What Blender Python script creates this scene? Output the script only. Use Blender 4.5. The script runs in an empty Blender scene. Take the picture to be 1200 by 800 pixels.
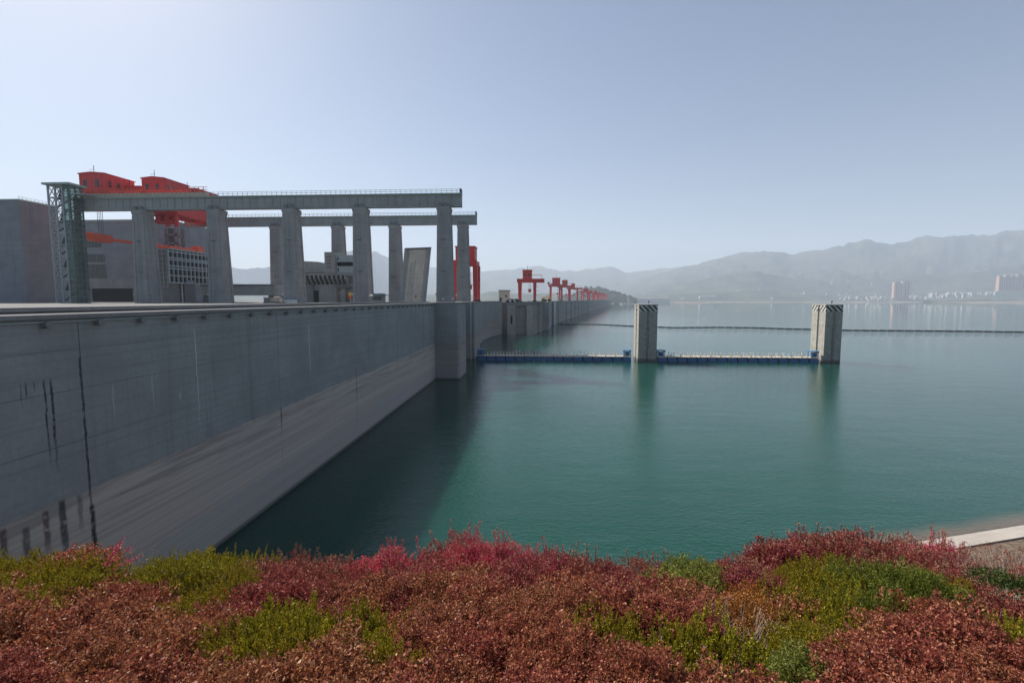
import bpy, bmesh, math, random
import numpy as np
from mathutils import Vector, Matrix, noise as mnoise
random.seed(7); rng = np.random.default_rng(7)
R = math.radians
S = bpy.context.scene
COL = S.collection
D = bpy.data

# ------------------------------------------------------------------ camera, world, sun, exposure
EYE = 20.0
PITCH, YAW, FPX = R(5.0), R(3.27), 560.0
cd = D.cameras.new('camera'); cam = D.objects.new('camera', cd); COL.objects.link(cam)
cd.sensor_width = 36; cd.lens = 36*FPX/1200; cd.clip_start = 0.05; cd.clip_end = 60000
cam.location = (0, 0, EYE); cam.rotation_euler = (R(90)-PITCH, 0, YAW)
S.camera = cam
SUN_EL, SUN_AZ = R(42), R(-49)          # azimuth clockwise from +Y
w = D.worlds.new('World'); S.world = w; w.use_nodes = True
wn = w.node_tree.nodes; wl = w.node_tree.links
bg = wn['Background']; sky = wn.new('ShaderNodeTexSky'); sky.sky_type = 'NISHITA'; sky.sun_disc = False
sky.sun_elevation = SUN_EL; sky.sun_rotation = SUN_AZ; sky.air_density = 1.0; sky.dust_density = 0.9; sky.ozone_density = 1.6
wl.new(sky.outputs[0], bg.inputs[0]); bg.inputs[1].default_value = 0.058
sd = D.lights.new('sun', 'SUN'); sd.energy = 5.0; sd.angle = R(0.6); sd.color = (1, .93, .83)
sun = D.objects.new('sun', sd); COL.objects.link(sun)
tosun = Vector((math.cos(SUN_EL)*math.sin(SUN_AZ), math.cos(SUN_EL)*math.cos(SUN_AZ), math.sin(SUN_EL)))
sun.rotation_euler = tosun.to_track_quat('Z', 'Y').to_euler(); sun.location = (-50, 50, 100)
S.view_settings.view_transform = 'Standard'; S.view_settings.look = 'None'; S.view_settings.gamma = 1
S.view_settings.exposure = 0.74
S.render.engine = 'CYCLES'
S.cycles.max_bounces = 6; S.cycles.volume_bounces = 1; S.cycles.transparent_max_bounces = 8
S.cycles.use_denoising = True
HAZE_DENSITY = 0.000135

# survey helper: where a sight line from the viewpoint meets a plane of the site
_F = Vector((0, math.cos(PITCH), -math.sin(PITCH))); _U = Vector((0, math.sin(PITCH), math.cos(PITCH)))
_M = Matrix.Rotation(YAW, 3, 'Z')
def sight(u, v): return _M @ (_F + Vector(((u-600)/FPX, 0, 0)) - _U*((v-400)/FPX))
def onY(u, v, y):
    d = sight(u, v); t = y/d.y; return Vector((d.x*t, y, EYE+d.z*t))
def onZ(u, v, z=0.0):
    d = sight(u, v); t = (z-EYE)/d.z; return Vector((d.x*t, d.y*t, z))
def X_(u, y, v=351): return onY(u, v, y).x
def Z_(v, y, u=600): return onY(u, v, y).z
def proj(p):
    q = _M.transposed() @ (Vector(p)-Vector((0, 0, EYE))); k = q.dot(_F)
    return 600+FPX*q.x/k, 400-FPX*q.dot(_U)/k

# ------------------------------------------------------------------ materials
class NT:
    def __init__(s, name):
        s.m = D.materials.new(name); s.m.use_nodes = True; s.t = s.m.node_tree; s.n = s.t.nodes; s.l = s.t.links
        s.b = s.n['Principled BSDF']; s.out = s.n['Material Output']
    def new(s, ty, **k):
        nd = s.n.new(ty)
        for a, v in k.items(): setattr(nd, a, v)
        return nd
    def link(s, a, b): s.l.new(a, b)
    def val(s, sock, v):
        if isinstance(v, (int, float)): sock.default_value = v
        elif isinstance(v, tuple): sock.default_value = v if len(v) != 3 or sock.type == 'VECTOR' else (*v, 1)
        else: s.link(v, sock)
    def math(s, op, a, b=0.0, c=None, clamp=False):
        nd = s.new('ShaderNodeMath', operation=op, use_clamp=clamp)
        s.val(nd.inputs[0], a); s.val(nd.inputs[1], b)
        if c is not None: s.val(nd.inputs[2], c)
        return nd.outputs[0]
    def step(s, x, a, b):      # 0 at a -> 1 at b
        nd = s.new('ShaderNodeMapRange', interpolation_type='SMOOTHSTEP'); s.val(nd.inputs[0], x)
        nd.inputs[1].default_value = a; nd.inputs[2].default_value = b
        return nd.outputs[0]
    def mix(s, f, a, b, mode='MIX'):
        nd = s.new('ShaderNodeMix', data_type='RGBA', blend_type=mode); s.val(nd.inputs[0], f)
        s.val(nd.inputs[6], a); s.val(nd.inputs[7], b); return nd.outputs[2]
    def pos(s): return s.new('ShaderNodeNewGeometry').outputs['Position']
    def noise(s, vec, scale, detail=4, sc=None, rough=.55):
        if sc:
            mp = s.new('ShaderNodeMapping'); s.link(vec, mp.inputs[0]); mp.inputs['Scale'].default_value = sc; vec = mp.outputs[0]
        nd = s.new('ShaderNodeTexNoise'); s.link(vec, nd.inputs['Vector']); nd.inputs['Scale'].default_value = scale
        nd.inputs['Detail'].default_value = detail; nd.inputs['Roughness'].default_value = rough
        return nd.outputs[0]
    def bump(s, h, strength=.3, dist=.05):
        nd = s.new('ShaderNodeBump'); nd.inputs['Strength'].default_value = strength; nd.inputs['Distance'].default_value = dist
        s.link(h, nd.inputs['Height']); s.link(nd.outputs[0], s.b.inputs['Normal'])
    def fin(s, col, rough=.8, spec=.3, metal=0):
        s.val(s.b.inputs['Base Color'], col); s.val(s.b.inputs['Roughness'], rough)
        s.b.inputs['Specular IOR Level'].default_value = spec; s.b.inputs['Metallic'].default_value = metal
        return s.m

def concrete(name, base=(.30, .31, .32), band=False, streak=.5, tint=(.36, .31, .28), marks=(), fine=1.0, dirt=.5):
    k = NT(name); p = k.pos(); sp = k.new('ShaderNodeSeparateXYZ'); k.link(p, sp.inputs[0]); x, y, z = sp.outputs
    n1 = k.noise(p, .25, 5); n2 = k.noise(p, 3*fine, 6)
    lines = k.noise(p, 1.0, 3, (.03, .03, 3.2*fine)); drip = k.noise(p, 1.0, 4, (1.4, 1.4, .05))
    dark = tuple(c*.86 for c in base); lite = tuple(min(1, c*1.08) for c in base)
    c = k.mix(k.step(n1, .3, .7), dark, lite)
    c = k.mix(k.math('MULTIPLY', k.step(n2, .35, .75), .35), c, tuple(q*.7 for q in base))
    c = k.mix(k.math('MULTIPLY', k.step(lines, .5, .62), .30), c, tuple(q*.66 for q in base))
    c = k.mix(k.math('MULTIPLY', k.step(drip, .56, .72), streak), c, tuple(q*.45 for q in base))
    pour = k.math('PINGPONG', k.math('ADD', z, k.math('MULTIPLY', n1, .06)), .3)
    c = k.mix(k.math('MULTIPLY', k.step(pour, .03, .0), k.math('MULTIPLY', n2, .45)), c, tuple(q*.55 for q in base))
    xy = k.math('PINGPONG', k.math('ADD', k.math('ADD', x, y), k.math('MULTIPLY', n2, .05)), 1.25)
    c = k.mix(k.math('MULTIPLY', k.step(xy, .035, .0), k.math('MULTIPLY', n1, .4)), c, tuple(q*.6 for q in base))
    fine_drip = k.noise(p, 1.0, 5, (5.0, 5.0, .12))
    c = k.mix(k.math('MULTIPLY', k.step(fine_drip, .5, .75), streak*.7), c, tuple(q*.6 for q in base))
    if band:
        jag = k.math('MULTIPLY', k.math('SUBTRACT', k.noise(p, 1, 3, (.8, .8, .1)), .5), .5)
        zz = k.math('ADD', z, jag)
        low = k.step(zz, 9.15, 9.0)
        tc = k.mix(k.step(lines, .35, .7), tint, tuple(q*.8 for q in tint))
        tc = k.mix(k.math('MULTIPLY', k.step(zz, 3.4, 3.2), .5), tc, (.34, .34, .34))
        blot = k.math('MULTIPLY', k.math('MULTIPLY', k.step(zz, 5.4, 8.2), k.step(k.noise(p, 1, 5, (.10, .10, 2.2), .65), .45, .66)), .45)
        tc = k.mix(blot, tc, (.10, .09, .09))
        wet = k.step(z, .55, .15); tc = k.mix(k.math('MULTIPLY', wet, .8), tc, (.06, .07, .06))
        c = k.mix(low, c, tc)
    for (y0, z0, z1, wd, colr, a) in marks:
        yw = k.math('ADD', y, k.math('MULTIPLY', k.math('SUBTRACT', k.noise(p, 1.3, 2), .5), .25))
        d = k.math('ABSOLUTE', k.math('SUBTRACT', yw, y0))
        m = k.math('MULTIPLY', k.step(d, wd, wd*.35), k.math('MULTIPLY', k.step(z, z1, z1-.25), k.step(z, z0, z0+(z1-z0)*.55)))
        m = k.math('MULTIPLY', m, k.math('MULTIPLY', k.step(n2, .25, .5), a))
        c = k.mix(m, c, colr)
    k.bump(k.math('ADD', n2, lines), .35*dirt+.1, .04)
    return k.fin(c, .88, .25)
def paint(name, col, rough=.45, var=.35, rust=0.0, metal=0):
    k = NT(name); p = k.pos(); n = k.noise(p, 1.2, 5); c = k.mix(k.math('MULTIPLY', k.step(n, .35, .75), var), col, tuple(q*.55 for q in col))
    n2 = k.noise(p, 1, 4, (2.5, 2.5, .25))
    if rust: c = k.mix(k.math('MULTIPLY', k.step(n2, .55, .7), rust), c, (.13, .06, .03))
    k.bump(n2, .1, .02)
    return k.fin(c, rough, .4, metal)
def plain(name, col, rough=.7, spec=.3, metal=0): return NT(name).fin(col, rough, spec, metal)

DRK = (.035, .04, .045)
marks = [  # y, z low, z high, half width, colour, amount: leak stains and lime runs on the near wall
 (25.45, 4.0, 16.9, .10, DRK, .85), (25.5, 2.5, 8.2, .22, DRK, .9), (23.4, 10.6, 15.9, .07, DRK, .9), (23.75, 10.0, 15.9, .10, DRK, .95), (22.5, 14.8, 15.9, .05, DRK, .8),
 (22.25, 14.3, 15.9, .04, DRK, .6), (22.9, 15.1, 15.9, .05, DRK, .6), (21.9, 5.5, 8.6, .25, DRK, .7), (23.8, 4.8, 9.2, .28, DRK, .85), (22.9, 6.0, 9.0, .25, (.09, .05, .05), .8), (24.8, 6.5, 9.1, .2, DRK, .5),
 (20.9, 5.5, 9.0, .25, (.09, .05, .05), .8), (34.6, 9.0, 17.9, .055, (.62, .62, .60), .8), (46.1, 6.5, 9.2, .12, DRK, .8), (52.5, 9.8, 17.2, .08, (.60, .61, .6), .8), (66.1, 4.0, 10.5, .14, DRK, .6),
 (27.4, 12.4, 14.9, .07, (.5, .5, .5), .5), (30.4, 12.2, 15.2, .06, (.5, .5, .5), .5), (32.8, 12.5, 13.4, .06, (.6, .6, .6), .7), (86, 6, 17, .10, DRK, .35), (106, 5, 17, .14, DRK, .35)]
M = {}
M['wall'] = concrete('concrete_face', (.285, .297, .30), band=True, streak=.3, tint=(.49, .425, .38), marks=marks)
M['pier'] = concrete('pier_concrete', (.29, .30, .30), band=True, streak=.55, tint=(.33, .30, .27))
M['conc'] = concrete('weathered_concrete', (.34, .34, .335), streak=.5)
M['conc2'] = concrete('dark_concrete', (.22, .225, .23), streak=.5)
M['cap'] = concrete('cap_concrete', (.24, .24, .24), streak=.4)
M['deckc'] = concrete('deck_concrete', (.14, .14, .14), streak=.1)
M['block'] = concrete('building_concrete', (.26, .285, .31), streak=.45)
M['warm'] = concrete('sunlit_pale_concrete', (.70, .60, .48), streak=.35)  # pale warm tone; carries the bascule deck's sunlit look as colour
M['girder'] = concrete('girder_concrete', (.36, .385, .38), streak=.35)
M['tower'] = concrete('tower_concrete', (.42, .40, .36), band=False, streak=.55)
M['red'] = paint('red_paint', (.70, .05, .045), .5, .3, .15)
M['redfade'] = paint('weathered_red_paint', (.66, .06, .055), .55, .4, .2)
M['orange'] = paint('orange_paint', (.72, .11, .04), .5, .3, .2)
M['blue'] = paint('blue_paint', (.03, .13, .33), .5, .4, .3)
M['bluelt'] = paint('light_blue_paint', (.05, .22, .42), .5, .3, .2)
M['steel'] = paint('galvanised_steel', (.36, .41, .43), .5, .3, .1)
M['greensteel'] = paint('pale_green_steel', (.34, .46, .42), .5, .3, .15)
M['darksteel'] = paint('dark_steel', (.07, .075, .08), .6, .3, .2)
M['white'] = paint('white_paint', (.75, .75, .72), .5, .2)
M['black'] = plain('black_rubber', (.02, .02, .02), .8)
M['yellow'] = paint('yellow_paint', (.75, .38, .04), .5, .2)
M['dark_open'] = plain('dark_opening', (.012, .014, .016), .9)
M['glassdk'] = plain('window_glass', (.03, .045, .055), .15, .6)
M['brownpanel'] = paint('brown_roof_sheet', (.12, .16, .15), .6)
k = NT('green_glass'); k.b.inputs['Base Color'].default_value = (.10, .19, .17, 1); k.b.inputs['Roughness'].default_value = .12
gp = k.noise(k.pos(), .6, 3); k.val(k.b.inputs['Base Color'], k.mix(k.step(gp, .3, .7), (.10, .14, .14), (.15, .20, .20))); tb = k.new('ShaderNodeBsdfTransparent'); tb.inputs[0].default_value = (.75, .9, .85, 1); mx = k.new('ShaderNodeMixShader'); mx.inputs[0].default_value = .5; k.link(k.b.outputs[0], mx.inputs[1]); k.link(tb.outputs[0], mx.inputs[2]); k.link(mx.outputs[0], k.out.inputs[0]); M['green_glass'] = k.m
# hazard stripes at the tower heads
def striped(dark, lite):
    k = NT('striped_tower_concrete'); p = k.pos(); sp = k.new('ShaderNodeSeparateXYZ'); k.link(p, sp.inputs[0]); x, y, z = sp.outputs
    drip = k.noise(p, 1, 4, (1.2, 1.2, .07)); n = k.noise(p, .9, 6)
    c = k.mix(k.step(n, .3, .7), tuple(q*.72 for q in lite), lite)
    c = k.mix(k.math('MULTIPLY', k.step(drip, .45, .75), .4), c, tuple(q*.4 for q in lite))
    c = k.mix(k.math('MULTIPLY', k.step(z, 1.3, .5), .8), c, (.05, .06, .05))
    ph = k.math('FRACT', k.math('MULTIPLY', k.math('ADD', k.math('ADD', x, y), z), .62))
    s_ = k.math('MULTIPLY', k.math('LESS_THAN', ph, .5), k.math('GREATER_THAN', z, 16.3))
    wh = k.math('MULTIPLY', k.math('GREATER_THAN', z, 16.3), .85)
    c = k.mix(wh, c, (.6, .6, .56)); c = k.mix(s_, c, (.03, .03, .03))
    k.bump(n, .3, .04); return k.fin(c, .85, .25)
M['striped'] = striped((0, 0, 0), (.40, .385, .345))

# ------------------------------------------------------------------ object helpers
def link(o, parent=None):
    COL.objects.link(o)
    if parent is not None: o.parent = parent
    return o
def tag(o, label=None, cat=None, group=None, kind=None):
    if label: o['label'] = label
    if cat: o['category'] = cat
    if group: o['group'] = group
    if kind: o['kind'] = kind
    return o
def thing(name, label, cat, loc=(0, 0, 0), rz=0, group=None):
    o = D.objects.new(name, None); o.empty_display_size = .3; link(o); o.location = loc; o.rotation_euler[2] = rz
    return tag(o, label, cat, group)
def copy_tree(o, parent=None):
    c = o.copy(); COL.objects.link(c); c.parent = parent
    for ch in list(o.children): copy_tree(ch, c)
    return c
class MB:
    """collects solid shapes for one mesh"""
    def __init__(s): s.v = []; s.f = []
    def box(s, x0, x1, y0, y1, z0, z1):
        b = len(s.v); s.v += [(x0, y0, z0), (x1, y0, z0), (x1, y1, z0), (x0, y1, z0), (x0, y0, z1), (x1, y0, z1), (x1, y1, z1), (x0, y1, z1)]
        s.f += [(b, b+3, b+2, b+1), (b+4, b+5, b+6, b+7), (b, b+1, b+5, b+4), (b+1, b+2, b+6, b+5), (b+2, b+3, b+7, b+6), (b+3, b, b+4, b+7)]; return s
    def frustum(s, lo, hi, z0, z1):       # lo/hi = (x0,x1,y0,y1)
        b = len(s.v)
        for (q, z) in ((lo, z0), (hi, z1)): s.v += [(q[0], q[2], z), (q[1], q[2], z), (q[1], q[3], z), (q[0], q[3], z)]
        s.f += [(b, b+3, b+2, b+1), (b+4, b+5, b+6, b+7), (b, b+1, b+5, b+4), (b+1, b+2, b+6, b+5), (b+2, b+3, b+7, b+6), (b+3, b, b+4, b+7)]; return s
    def prism(s, poly, z0, z1):           # plan polygon counter-clockwise
        b = len(s.v); n = len(poly)
        s.v += [(x, y, z0) for x, y in poly]+[(x, y, z1) for x, y in poly]
        s.f += [tuple(b+i for i in reversed(range(n))), tuple(b+n+i for i in range(n))]
        s.f += [(b+i, b+(i+1) % n, b+n+(i+1) % n, b+n+i) for i in range(n)]; return s
    def prismx(s, poly, x0, x1):          # profile in (y,z)
        b = len(s.v); n = len(poly)
        s.v += [(x0, y, z) for y, z in poly]+[(x1, y, z) for y, z in poly]
        s.f += [tuple(b+i for i in reversed(range(n))), tuple(b+n+i for i in range(n))]
        s.f += [(b+i, b+(i+1) % n, b+n+(i+1) % n, b+n+i) for i in range(n)]; return s
    def prismy(s, poly, y0, y1):          # profile in (x,z)
        b = len(s.v); n = len(poly)
        s.v += [(x, y0, z) for x, z in poly]+[(x, y1, z) for x, z in poly]
        s.f += [tuple(b+i for i in range(n)), tuple(b+n+i for i in reversed(range(n)))]
        s.f += [(b+i, b+n+i, b+n+(i+1) % n, b+(i+1) % n) for i in range(n)]; return s
    def bar(s, a, c, t, t2=None, n=4, r2=None):
        a = Vector(a); c = Vector(c); d = (c-a).normalized(); up = Vector((0, 0, 1)) if abs(d.z) < .9 else Vector((0, 1, 0))
        p = d.cross(up).normalized(); q = p.cross(d); b = len(s.v); t2 = t2 or t
        for k_, e in enumerate((a, c)):
            m = 1 if (k_ == 0 or r2 is None) else r2
            for i in range(n):
                an = 2*math.pi*(i+.5)/n; s.v.append(tuple(e+p*math.cos(an)*t*.7071*m+q*math.sin(an)*t2*.7071*m))
        s.f += [tuple(b+i for i in reversed(range(n))), tuple(b+n+i for i in range(n))]
        s.f += [(b+i, b+(i+1) % n, b+n+(i+1) % n, b+n+i) for i in range(n)]; return s
    def build(s, name, mat, parent=None, bevel=0):
        me = D.meshes.new(name); me.from_pydata(s.v, [], s.f)
        bm = bmesh.new(); bm.from_mesh(me); bmesh.ops.recalc_face_normals(bm, faces=bm.faces)
        if bevel: bmesh.ops.bevel(bm, geom=list(bm.edges), offset=bevel, segments=1, affect='EDGES')
        bm.to_mesh(me); bm.free(); me.materials.append(mat)
        return link(D.objects.new(name, me), parent)
def struct(o): o['kind'] = 'structure'; return o
def inst(name, me, parent, loc=(0, 0, 0), rz=0, scale=None):
    o = link(D.objects.new(name, me), parent); o.location = loc; o.rotation_euler[2] = rz
    if scale: o.scale = scale
    return o

# ------------------------------------------------------------------ water, ground, hills
def shoreY(x): return 37+(x-21)*(.31 if x > 21 else .8)
k = NT('reservoir_water'); p = k.pos(); sp = k.new('ShaderNodeSeparateXYZ'); k.link(p, sp.inputs[0]); x, y, z = sp.outputs
cl = k.noise(p, .012, 3)
c = k.mix(k.step(cl, .35, .65), (.006, .052, .038), (.009, .062, .045))
xo = k.math('SUBTRACT', x, 21.0); dsh = k.math('SUBTRACT', y, k.math('ADD', k.math('MINIMUM', k.math('MULTIPLY', xo, .31), k.math('MULTIPLY', xo, .8)), 37.0))
c = k.mix(k.step(k.math('ADD', dsh, k.math('MULTIPLY', k.noise(p, .15, 2), 1.5)), 3.2, .4), c, (.13, .12, .08))
ripple = k.noise(p, 1, 5, (1.7, 2.9, 1), .5); swell = k.noise(p, 1, 3, (.10, .22, 1)); patch = k.noise(p, .02, 3)
cdn = k.new('ShaderNodeVectorMath', operation='LENGTH'); k.link(p, cdn.inputs[0])
fade = k.math('DIVIDE', 1.0, k.math('ADD', 1.0, k.math('POWER', k.math('DIVIDE', cdn.outputs['Value'], 260.0), 1.3)))
h = k.math('ADD', k.math('MULTIPLY', ripple, .10), k.math('MULTIPLY', swell, .17))
h = k.math('MULTIPLY', h, k.math('ADD', .45, patch))
nd = k.new('ShaderNodeBump'); nd.inputs['Distance'].default_value = 1.0; k.link(h, nd.inputs['Height']); k.link(k.math('MULTIPLY', fade, .85), nd.inputs['Strength'])
k.link(nd.outputs[0], k.b.inputs['Normal'])
k.b.inputs['IOR'].default_value = 1.33
k.b.subsurface_method = 'BURLEY'; k.b.inputs['Subsurface Weight'].default_value = .9; k.b.inputs['Subsurface Radius'].default_value = (.3, 1.0, .9); k.b.inputs['Subsurface Scale'].default_value = 7.0
M['water'] = k.fin(c, .02, .5)
me = D.meshes.new('water')
me.from_pydata([(-11000, -300, 0), (12000, -300, 0), (12000, 10800, 0), (-11000, 10800, 0)], [], [(0, 1, 2, 3)]); me.materials.append(M['water'])
struct(link(D.objects.new('water', me)))

# the hedge canopy height over the site, from the photo's skyline
SKY_V = [(-200, 650), (0, 652), (80, 650), (130, 658), (180, 650), (250, 658), (300, 645), (400, 662), (450, 655), (500, 640), (560, 632), (600, 642), (650, 638), (700, 652), (800, 648), (850, 658), (900, 655), (940, 668), (965, 660), (1000, 652), (1060, 656), (1120, 662), (1200, 668), (1400, 670)]
def lerp(tab, u):
    for (a, b), (c_, d_) in zip(tab, tab[1:]):
        if u <= c_: return b+(d_-b)*max(0, (u-a))/(c_-a)
    return tab[-1][1]
YE = 6.2
def canopy(xx, yy):
    f = math.cos(YAW)*yy-math.sin(YAW)*xx; f = max(f, .3)
    s_ = math.cos(YAW)*xx+math.sin(YAW)*yy
    u = 600+FPX*s_/max(f, 1.5)
    ze = EYE-(YE*math.tan(math.atan((lerp(SKY_V, u)-400)/FPX)+PITCH))-.12
    zn = EYE-1.95; t = (f-1.6)/(YE-1.6)
    return zn+(ze-zn)*t
def ground(xx, yy):
    f = math.cos(YAW)*yy-math.sin(YAW)*xx
    if f < YE+.2:
        g = canopy(xx, min(yy, yy-f+YE) if f > YE else yy)-.55 if f > 1.2 else 17.55
        return g
    y0 = YE+.2+.06*xx; ys = shoreY(xx)-2.6 if xx > -26 else 22
    z0 = 15.9; t = (yy-y0)/(max(ys-y0, 2)); 
    if t < 1: return z0*(1-t)**1.15+.30*t
    return max(-3.5, .30-(yy-ys)*.24)
k = NT('bank_soil'); p = k.pos(); n = k.noise(p, 3, 6); c = k.mix(k.step(n, .35, .7), (.07, .05, .035), (.16, .13, .10)); k.bump(n, .6, .1); M['soil'] = k.fin(c, .95)
xs = [-160+i*8 for i in range(16)]+[-31+i*.9 for i in range(100)]+[60+i*14 for i in range(1, 40)]
ys = [-60, -40, -25, -15, -8, -4, -2]+[i*.5 for i in range(-2, 120)]+[65, 75, 95, 130]
V = [(xx, yy, ground(xx, yy)+.06*mnoise.noise(Vector((xx*1.3, yy*1.3, 0)))) for yy in ys for xx in xs]
nx = len(xs); Fc = [(j*nx+i, j*nx+i+1, (j+1)*nx+i+1, (j+1)*nx+i) for j in range(len(ys)-1) for i in range(nx-1)]
V = [(a, b, (c_ if a > -26.2 or b < 8 else -4)) for a, b, c_ in V]
me = D.meshes.new('bank'); me.from_pydata(V, [], Fc); me.materials.append(M['soil']); me.shade_smooth()
struct(link(D.objects.new('bank', me)))
# pale concrete revetment along the shore, in slabs
shore = thing('shore_revetment', 'pale concrete revetment strip along the waterline beyond the shrubs on the right', 'revetment', (0, 0, 0))
M['pale'] = concrete('pale_revetment_concrete', (.38, .345, .31), streak=.2)
for i in range(34):
    x0 = 3+i*3.0; x1 = x0+2.97
    mb = MB(); a0, a1 = shoreY(x0), shoreY(x1); b = 0
    mb.v = [(x0, a0-2.5, .42), (x1, a1-2.5, .42), (x1, a1+.2, -.1), (x0, a0+.2, -.1), (x0, a0-2.5, .1), (x1, a1-2.5, .1), (x1, a1+.3, -.5), (x0, a0+.3, -.5)]
    mb.f = [(0, 1, 2, 3), (4, 7, 6, 5), (0, 4, 5, 1), (1, 5, 6, 2), (2, 6, 7, 3), (3, 7, 4, 0)]
    mb.build('slab', M['pale'], shore)

def hillmat(name, c1, c2, c3):
    k = NT(name); p = k.pos(); n = k.noise(p, .004, 8, None, .65); n2 = k.noise(p, .03, 5); c = k.mix(k.step(n, .4, .6), c1, c2); c = k.mix(k.math('MULTIPLY', k.step(n2, .56, .68), .6), c, c3)
    return k.fin(c, .95, .1)
M['hill'] = hillmat('forested_slope', (.03, .05, .03), (.075, .085, .05), (.22, .20, .16))
M['hillnear'] = hillmat('scrub_slope', (.04, .06, .03), (.08, .09, .05), (.16, .14, .10))
M['woods'] = hillmat('woodland_canopy', (.03, .05, .02), (.05, .07, .03), (.09, .09, .05))
def ridge(name, prof, u0, u1, nu, y0f, ycf, rough, mat, back=1.5, nr=26, seed=0, zbase=-3):
    V = []; Fc = []
    for j in range(nr+1):
        r = j/nr*back
        for i in range(nu+1):
            u = u0+(u1-u0)*i/nu; yc = ycf(u); ya = y0f(u)
            hc = Z_(lerp(prof, u), yc, u)
            y_ = ya+(yc-ya)*r; x_ = X_(u, yc)*(y_/yc)
            nz = mnoise.ridged_multi_fractal(Vector((x_*.0011+seed, y_*.0011, seed)), .9, 2.1, 6, 1.0, 2.0)/2.2
            n2 = mnoise.fractal(Vector((x_*.0045, y_*.0045, seed+5.)), .7, 2.1, 6)
            if r <= 1:
                prf = (r**1.15)
                hh = hc*(prf*(1-rough*(1-r)**.7*.9)+rough*(nz-.35)*4*r*(1-r)*.55)+hc*.055*n2*min(1, r*5)
            else:
                hh = hc*(1-(r-1)/(back-1))+hc*.02*n2*(back-r)
            V.append((x_, y_, max(zbase, zbase*(1-min(1, r*12))+hh if r < .09 else hh)))
    n = nu+1; Fc = [(j*n+i, j*n+i+1, (j+1)*n+i+1, (j+1)*n+i) for j in range(nr) for i in range(nu)]
    me = D.meshes.new(name); me.from_pydata(V, [], Fc); me.materials.append(mat); me.shade_smooth()
    return struct(link(D.objects.new(name, me)))
PR = [(500, 350), (620, 349), (680, 344), (720, 336), (745, 326), (770, 319), (800, 311), (830, 303), (850, 300), (868, 294), (885, 291), (905, 293), (925, 296), (950, 290), (975, 285), (990, 281), (1010, 280), (1030, 282), (1060, 279), (1080, 274), (1100, 273), (1125, 275), (1150, 272), (1175, 269), (1200, 265), (1260, 262), (1340, 268), (1500, 280)]
ridge('mountain_range', PR, 640, 1420, 300, lambda u: 4700, lambda u: 7600-1800*(u-640)/780, .5, M['hill'], seed=1.3)
PRM = [(700, 352), (735, 349), (760, 341), (790, 335), (815, 327), (840, 321), (862, 317), (885, 316), (905, 320), (935, 327), (965, 329), (1000, 326), (1040, 324), (1080, 320), (1120, 318), (1160, 312), (1200, 306), (1300, 300), (1420, 306)]
ridge('middle_range', PRM, 700, 1420, 280, lambda u: 4550, lambda u: 5600-700*(u-700)/720, .55, M['hill'], seed=12.9)
PR2 = [(-400, 330), (0, 322), (240, 313), (262, 309), (285, 315), (320, 312), (360, 318), (395, 300), (410, 293), (430, 292), (445, 297), (470, 305), (500, 312), (540, 318), (565, 318), (590, 315), (612, 313), (632, 311), (650, 316), (675, 317), (695, 314), (715, 313), (735, 318), (760, 316), (790, 312), (830, 312), (900, 320), (1000, 330)]
ridge('far_range', PR2, -400, 960, 340, lambda u: 6200, lambda u: 9000 if u > 480 else 9000-2600*min(1, (480-u)/60), .35, M['hill'], seed=7.7, back=1.18)
PR3 = [(-300, 335), (200, 335), (260, 326), (300, 334), (330, 338), (440, 345), (560, 345), (575, 341), (600, 343), (625, 344), (650, 343), (680, 345), (720, 347), (760, 348)]
ridge('left_foothills', PR3, -300, 700, 240, lambda u: 2900, lambda u: 3900, .5, M['hill'], seed=3.1)
PR4 = [(640, 350.5), (675, 345), (688, 337.5), (697, 337), (704, 337.5), (712, 341), (722, 343), (730, 346), (738, 348.5), (744, 350.6)]
ridge('near_hill', PR4, 655, 744, 110, lambda u: 2330, lambda u: 2650, .25, M['hillnear'], seed=9.1, nr=18)
def bumps(name, ref, n, size, mat):
    src = [v.co for v in ref.data.vertices if v.co.z > 3]; ico = bmesh.new(); bmesh.ops.create_icosphere(ico, subdivisions=1, radius=1); iv = np.array([v.co[:] for v in ico.verts]); fi = np.array([[v.index for v in f.verts] for f in ico.faces]); ico.free()
    VV = []; FF = []
    for i in range(n):
        a = random.choice(src); s_ = size*random.uniform(.6, 1.5)
        VV.append(iv*np.array([s_, s_, s_*1.1])*rng.uniform(.75, 1.2, (12, 1))+np.array([a.x+random.uniform(-7, 7), a.y+random.uniform(-7, 7), a.z+s_*.2])); FF.append(fi+12*i)
    V = np.concatenate(VV); Fi = np.concatenate(FF); me = D.meshes.new(name); me.from_pydata(V.tolist(), [], Fi.tolist()); me.materials.append(mat); o = link(D.objects.new(name, me)); o['kind'] = 'stuff'; return o
bumps('hillside_woods', D.objects['near_hill'], 1800, 6.5, M['woods'])
PR5 = [(700, 350), (745, 347), (800, 343), (850, 341), (880, 339), (900, 341), (940, 344), (980, 346), (1040, 346), (1080, 344), (1110, 343), (1140, 341), (1165, 338), (1200, 337), (1300, 336), (1400, 336)]
ridge('shore_hills', PR5, 735, 1400, 240, lambda u: 4000, lambda u: 4500, .3, M['hill'], seed=5.1, nr=14)
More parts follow.
